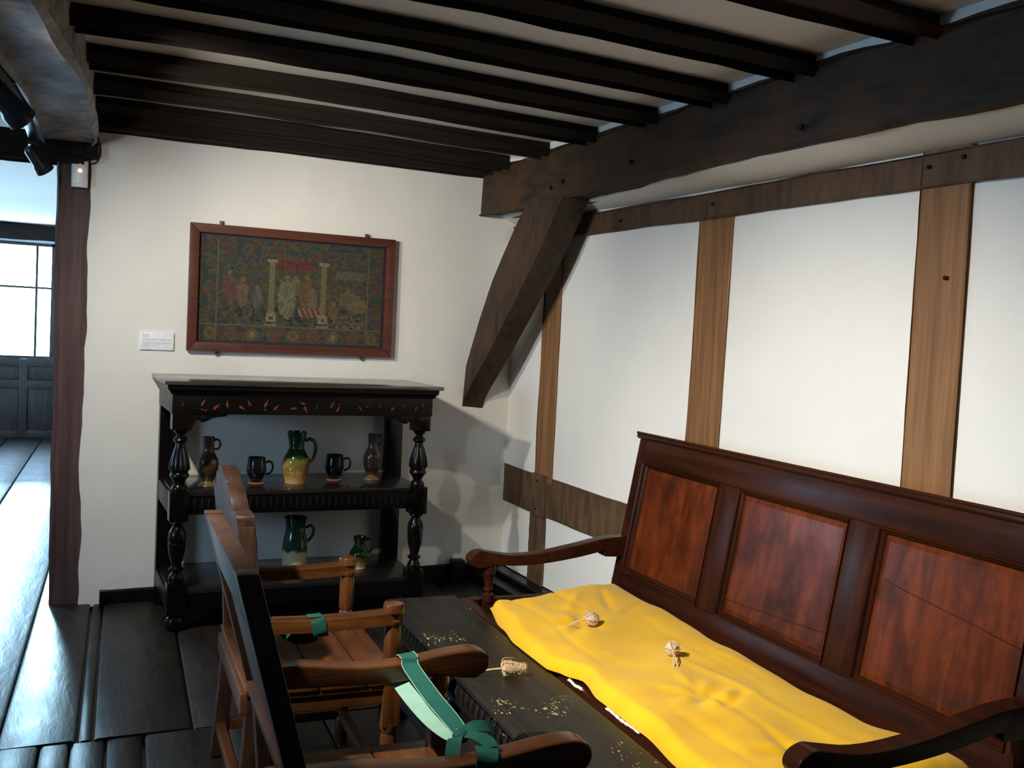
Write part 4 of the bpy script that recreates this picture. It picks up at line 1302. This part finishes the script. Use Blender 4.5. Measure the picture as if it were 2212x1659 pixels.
def tap(u, v):
    """u left-right, v bottom-top; dull woollen colours"""
    OL, BR, RD, CR, GN, BL, DK, GD = (0.085, 0.075, 0.035), (0.075, 0.048, 0.026), (0.15, 0.028, 0.022), (0.22, 0.18, 0.095), (0.035, 0.055, 0.032), (0.030, 0.045, 0.060), (0.014, 0.016, 0.018), (0.16, 0.10, 0.022)
    f1, f2, f3 = n2(u * 34, v * 20, 1), n2(u * 60, v * 36, 5), n2(u * 15, v * 9, 9)
    c = OL if f1 > 0.05 else (BR if f2 > -0.1 else GN)
    bu, bvb, bvt = 0.085, 0.155, 0.175
    border = u < bu or u > 1 - bu or v < bvb or v > 1 - bvt
    if border:
        q = n2(u * 22, v * 14, 21)
        q2 = n2(u * 30 + 4, v * 18, 33)
        c = BR if q > 0.15 else (OL if q > -0.12 else (GN if q2 > 0 else BL))
        if q2 > 0.38:
            c = RD
        if v < bvb:
            uu = (u * 9) % 1
            r_ = math.hypot((uu - 0.5) / 9 * 1.78, (v - 0.07))
            c = (0.13, 0.095, 0.04) if r_ < 0.058 else c
            if 0.030 < r_ < 0.046:
                c = RD if int(u * 9) % 2 else GD
            if r_ < 0.025:
                c = CR if int(u * 9) in (2, 6) else (0.10, 0.07, 0.03)
    else:
        if v < 0.36 and n2(u * 26, v * 16, 41) > 0.12:
            c = DK if f2 > 0 else GN
        if v > 0.62 and u < 0.37 and f3 > -0.05:
            c = (0.075, 0.07, 0.065) if f2 > 0 else GN
        # figures
        for (cx, cy, w, h, col) in ((0.15, 0.50, 0.035, 0.15, (0.13, 0.06, 0.04)), (0.22, 0.46, 0.03, 0.13, (0.16, 0.10, 0.055)), (0.30, 0.42, 0.03, 0.10, (0.10, 0.10, 0.07)), (0.46, 0.44, 0.05, 0.20, (0.16, 0.155, 0.085)), (0.505, 0.55, 0.03, 0.09, (0.15, 0.14, 0.07)), (0.565, 0.50, 0.04, 0.15, (0.15, 0.075, 0.028)), (0.60, 0.42, 0.03, 0.10, (0.16, 0.12, 0.06)), (0.72, 0.33, 0.03, 0.07, (0.15, 0.09, 0.02)), (0.80, 0.45, 0.05, 0.09, (0.15, 0.10, 0.05)), (0.86, 0.40, 0.05, 0.08, (0.17, 0.125, 0.05))):
            d = ((u - cx) / w) ** 2 + ((v - cy) / h) ** 2
            if d < 1 + 0.5 * f2:
                c = tuple(x * (0.75 + 0.4 * (f1 + 0.5)) for x in col)
            if abs(u - cx) < 0.011 and abs(v - (cy + h + 0.012)) < 0.02:
                c = (0.17, 0.12, 0.075)
        if 0.37 < u < 0.60 and v > 0.72:
            c = RD if f2 > -0.2 else (0.08, 0.02, 0.02)
        if 0.52 < u < 0.66 and 0.26 < v < 0.36:
            c = RD if (math.sin(u * 210 + v * 60) > -0.2) else CR
        # columns with bases
        for cx in (0.375, 0.66):
            if abs(u - cx) < 0.014 and 0.28 < v < 0.80:
                c = (0.17, 0.145, 0.065)
            if abs(u - cx) < 0.028 and (0.20 < v < 0.29 or 0.78 < v < 0.82):
                c = (0.24, 0.21, 0.13)
            if abs(u - cx) < 0.010 and 0.225 < v < 0.26:
                c = RD
            if abs(u - cx) < 0.036 and 0.165 < v < 0.185:
                c = (0.20, 0.18, 0.11)
        if 0.73 < u < 0.885 and 0.66 < v < 0.745:
            c = (0.12, 0.105, 0.06)
        if (0.10 < u < 0.36 and 0.815 < v < 0.825) or (0.73 < u < 0.90 and 0.755 < v < 0.768):
            c = BL
        if 0.70 < u < 0.90 and v < 0.30 and n2(u * 50, v * 30, 77) > 0.05:
            c = (0.15, 0.11, 0.05)
    if abs(u - bu) < 0.004 or abs(u - 1 + bu) < 0.004 or abs(v - bvb) < 0.006:
        c = (0.13, 0.12, 0.07)
    g = 0.52 + 0.40 * n2(u * 120, v * 70, 3)
    return tuple(max(0.004, x * g) for x in c)


me = bpy.data.meshes.new('textile')
vs, fs = [], []
for j in range(NV + 1):
    for i in range(NU + 1):
        u, v = i / NU, j / NV
        vs.append((lin(TX0, TX1, u) - FR[0] + 0.0015 * n2(v * 20, 1) * (u < 0.01 or u > 0.99), -0.0285 + 0.0006 * n2(u * 14, v * 9) - FR[1], lin(TZ0, TZ1, v) - FR[2] + 0.002 * n2(u * 20, 3) * (v < 0.01 or v > 0.99)))
for j in range(NV):
    for i in range(NU):
        q = j * (NU + 1) + i
        fs.append((q, q + 1, q + NU + 2, q + NU + 1))
me.from_pydata(vs, [], fs)
ca = me.color_attributes.new('stitching', 'FLOAT_COLOR', 'POINT')
for j in range(NV + 1):
    for i in range(NU + 1):
        ca.data[j * (NU + 1) + i].color = (*tap(i / NU, j / NV), 1)
mt, nt, bs = new_mat('stitched_wool')
at = N(nt, 'ShaderNodeVertexColor', layer_name='stitching')
nt.links.new(at.outputs['Color'], bs.inputs['Base Color'])
bs.inputs['Roughness'].default_value = 0.85
bump(nt, bs, noise_tex(nt, coords(nt), 260, 3), 0.4, 0.002)
me.materials.append(mt)
tex = bpy.data.objects.new('textile', me)
COL.objects.link(tex)
tex.parent = pic
so = tex.modifiers.new('thickness', 'SOLIDIFY')
so.thickness = 0.003
so.offset = -1

# ------------------------------------------------------------------ label card
LC = (-2.112, -0.012, 1.415)
card = thing('label_card', 'small white printed card on the wall left of the picture', 'label', LC)
MB().box(-0.086, 0.086, -0.006, 0.006, -0.047, 0.047).build('card', M_CARD, card, bevel=0.001)
random.seed(11)
rows = [(0.034, 0.45, 0.0030), (0.0275, 0.28, 0.0016), (0.021, 0.22, 0.0018), (0.010, 1.0, 0.0017), (0.0045, 0.98, 0.0017), (-0.007, 0.96, 0.0017), (-0.0125, 0.97, 0.0017), (-0.018, 0.55, 0.0014), (-0.0245, 0.50, 0.0019), (-0.030, 0.20, 0.0014), (-0.037, 0.24, 0.0016)]
for (z, ln, h) in rows:
    m = MB()
    xx = -0.078
    end = -0.078 + 0.152 * ln * (0.5 if ln == 0.45 else 1)
    while xx < end:
        w = random.uniform(0.006, 0.016)
        m.box(xx, min(end, xx + w), -0.0064, -0.0058, z - h / 2, z + h / 2)
        xx += w + 0.003
    m.build('printed_line', M_INK, card, smooth=False)

# ------------------------------------------------------------------ sensor on the post and its cable
SE = (-2.518, -0.012, 2.262)
sen = thing('motion_sensor', 'white plastic motion sensor with an orange light on the post', 'sensor', SE)
pr = [(-0.040, 0.0), (-0.040, 0.020), (-0.032, 0.034), (0.0, 0.042), (0.032, 0.034), (0.040, 0.020), (0.040, 0.0)]
MB().prism([(a, b) for a, b in pr], lambda a, b, t: (a, 0.004 - b, -0.068 + 0.136 * t)).build('housing', M_WHITE, sen, bevel=0.004)
MB().lathe([(0.0, -0.002), (0.009, -0.002), (0.008, 0.003), (0.0, 0.006)], seg=14).build('indicator', M_LED, sen).matrix_local = Matrix.Translation((0, -0.038, 0.016)) @ Matrix.Rotation(R(90), 4, 'X')
MB().lathe([(0.0, -0.002), (0.006, -0.002), (0.005, 0.002), (0.0, 0.003)], seg=12).build('top_screw', M_CARD, sen).matrix_local = Matrix.Translation((0, -0.038, 0.048)) @ Matrix.Rotation(R(90), 4, 'X')
MB().prism([(-0.026, -0.004), (0.026, -0.004), (0.020, 0.004), (-0.020, 0.004)], lambda a, b, t: (a, -0.037 - 0.004 * t, b - 0.052)).build('lens_strip', M_CARD, sen, bevel=0.002)
cb = MB().tube(smooth_pts([(-2.445, -0.03, 2.47), (-2.432, -0.03, 2.44), (-2.424, -0.03, 2.39), (-2.432, -0.028, 2.345), (-2.452, -0.028, 2.325), (-2.47, -0.03, 2.322)], 6), 0.004, 7).build('cable', M_METAL)
tag(cb, 'thin black cable looping down beside the head of the post', 'cable')

# ------------------------------------------------------------------ lighting track and spotlights
trk_pts = [(lbx(y) - 0.285, y, 2.372) for y in [-0.15 - 0.25 * i for i in range(17)]]
m = MB()
rings = []
for p in trk_pts:
    rings.append([(p[0] - 0.018, p[1], p[2] - 0.018), (p[0] + 0.018, p[1], p[2] - 0.018), (p[0] + 0.018, p[1], p[2] + 0.018), (p[0] - 0.018, p[1], p[2] + 0.018)])
trk = m.loft(rings).build('lighting_track', M_METAL)
tag(trk, 'black lighting track fixed along the bowed beam at the left', 'lighting track')


def spotlight(key, label, size=1.0):
    pos, aim, watts, cone, blend = SPOTS[key]
    pos, aim = Vector(pos), Vector(aim)
    t = thing('spotlight', label, 'spotlight', pos, 0, 'spotlights on the lighting track')
    d = (aim - pos).normalized()
    q = d.to_track_quat('-Z', 'Y').to_matrix().to_4x4()
    prof = [(0.001, 0.12), (0.030, 0.118), (0.040, 0.10), (0.042, 0.02), (0.052, 0.0), (0.054, -0.045), (0.050, -0.045), (0.047, -0.005), (0.001, -0.003)]
    h = MB().lathe([(r * size, z * size) for r, z in prof], seg=28).build('housing', M_METAL, t)
    h.matrix_local = q
    le = MB().lathe([(0.001, -0.006 * size), (0.044 * size, -0.006 * size), (0.044 * size, -0.010 * size), (0.001, -0.016 * size)], seg=24).build('lens', M_LAMPLENS if watts else M_CARD, t)
    le.matrix_local = q
    tp = Vector((lbx(pos.y) - 0.285, pos.y, 2.355)) - pos
    body = (q @ Vector((0, 0, 0.06 * size)).to_4d()).to_3d()
    MB().tube(smooth_pts([body, lin(body, tp, 0.5) + Vector((0.01, 0, 0)), tp], 5), 0.010 * size, 8).build('arm', M_METAL, t)
    MB().box(tp.x - 0.02, tp.x + 0.02, tp.y - 0.045, tp.y + 0.045, tp.z - 0.03, tp.z + 0.0).build('adapter', M_METAL, t, bevel=0.003)
    if watts:
        ld = bpy.data.lights.new('spot_' + key, 'SPOT')
        ld.energy = watts
        ld.color = LAMP_WARM
        ld.spot_size = R(cone)
        ld.spot_blend = blend
        ld.shadow_soft_size = 0.03
        lo_ = bpy.data.objects.new('spot_' + key, ld)
        COL.objects.link(lo_)
        lo_.parent = t
        lo_.matrix_local = q @ Matrix.Translation((0, 0, -0.055 * size))
    return t


spotlight('wall', 'lit black spotlight on the track, aimed at the back wall')
spotlight('beam_end', 'small black spotlight hanging at the far end of the track', 0.8)
spotlight('brace', 'black spotlight on the track aimed at the arched brace')
spotlight('settle', 'black spotlight on the track aimed at the settle')
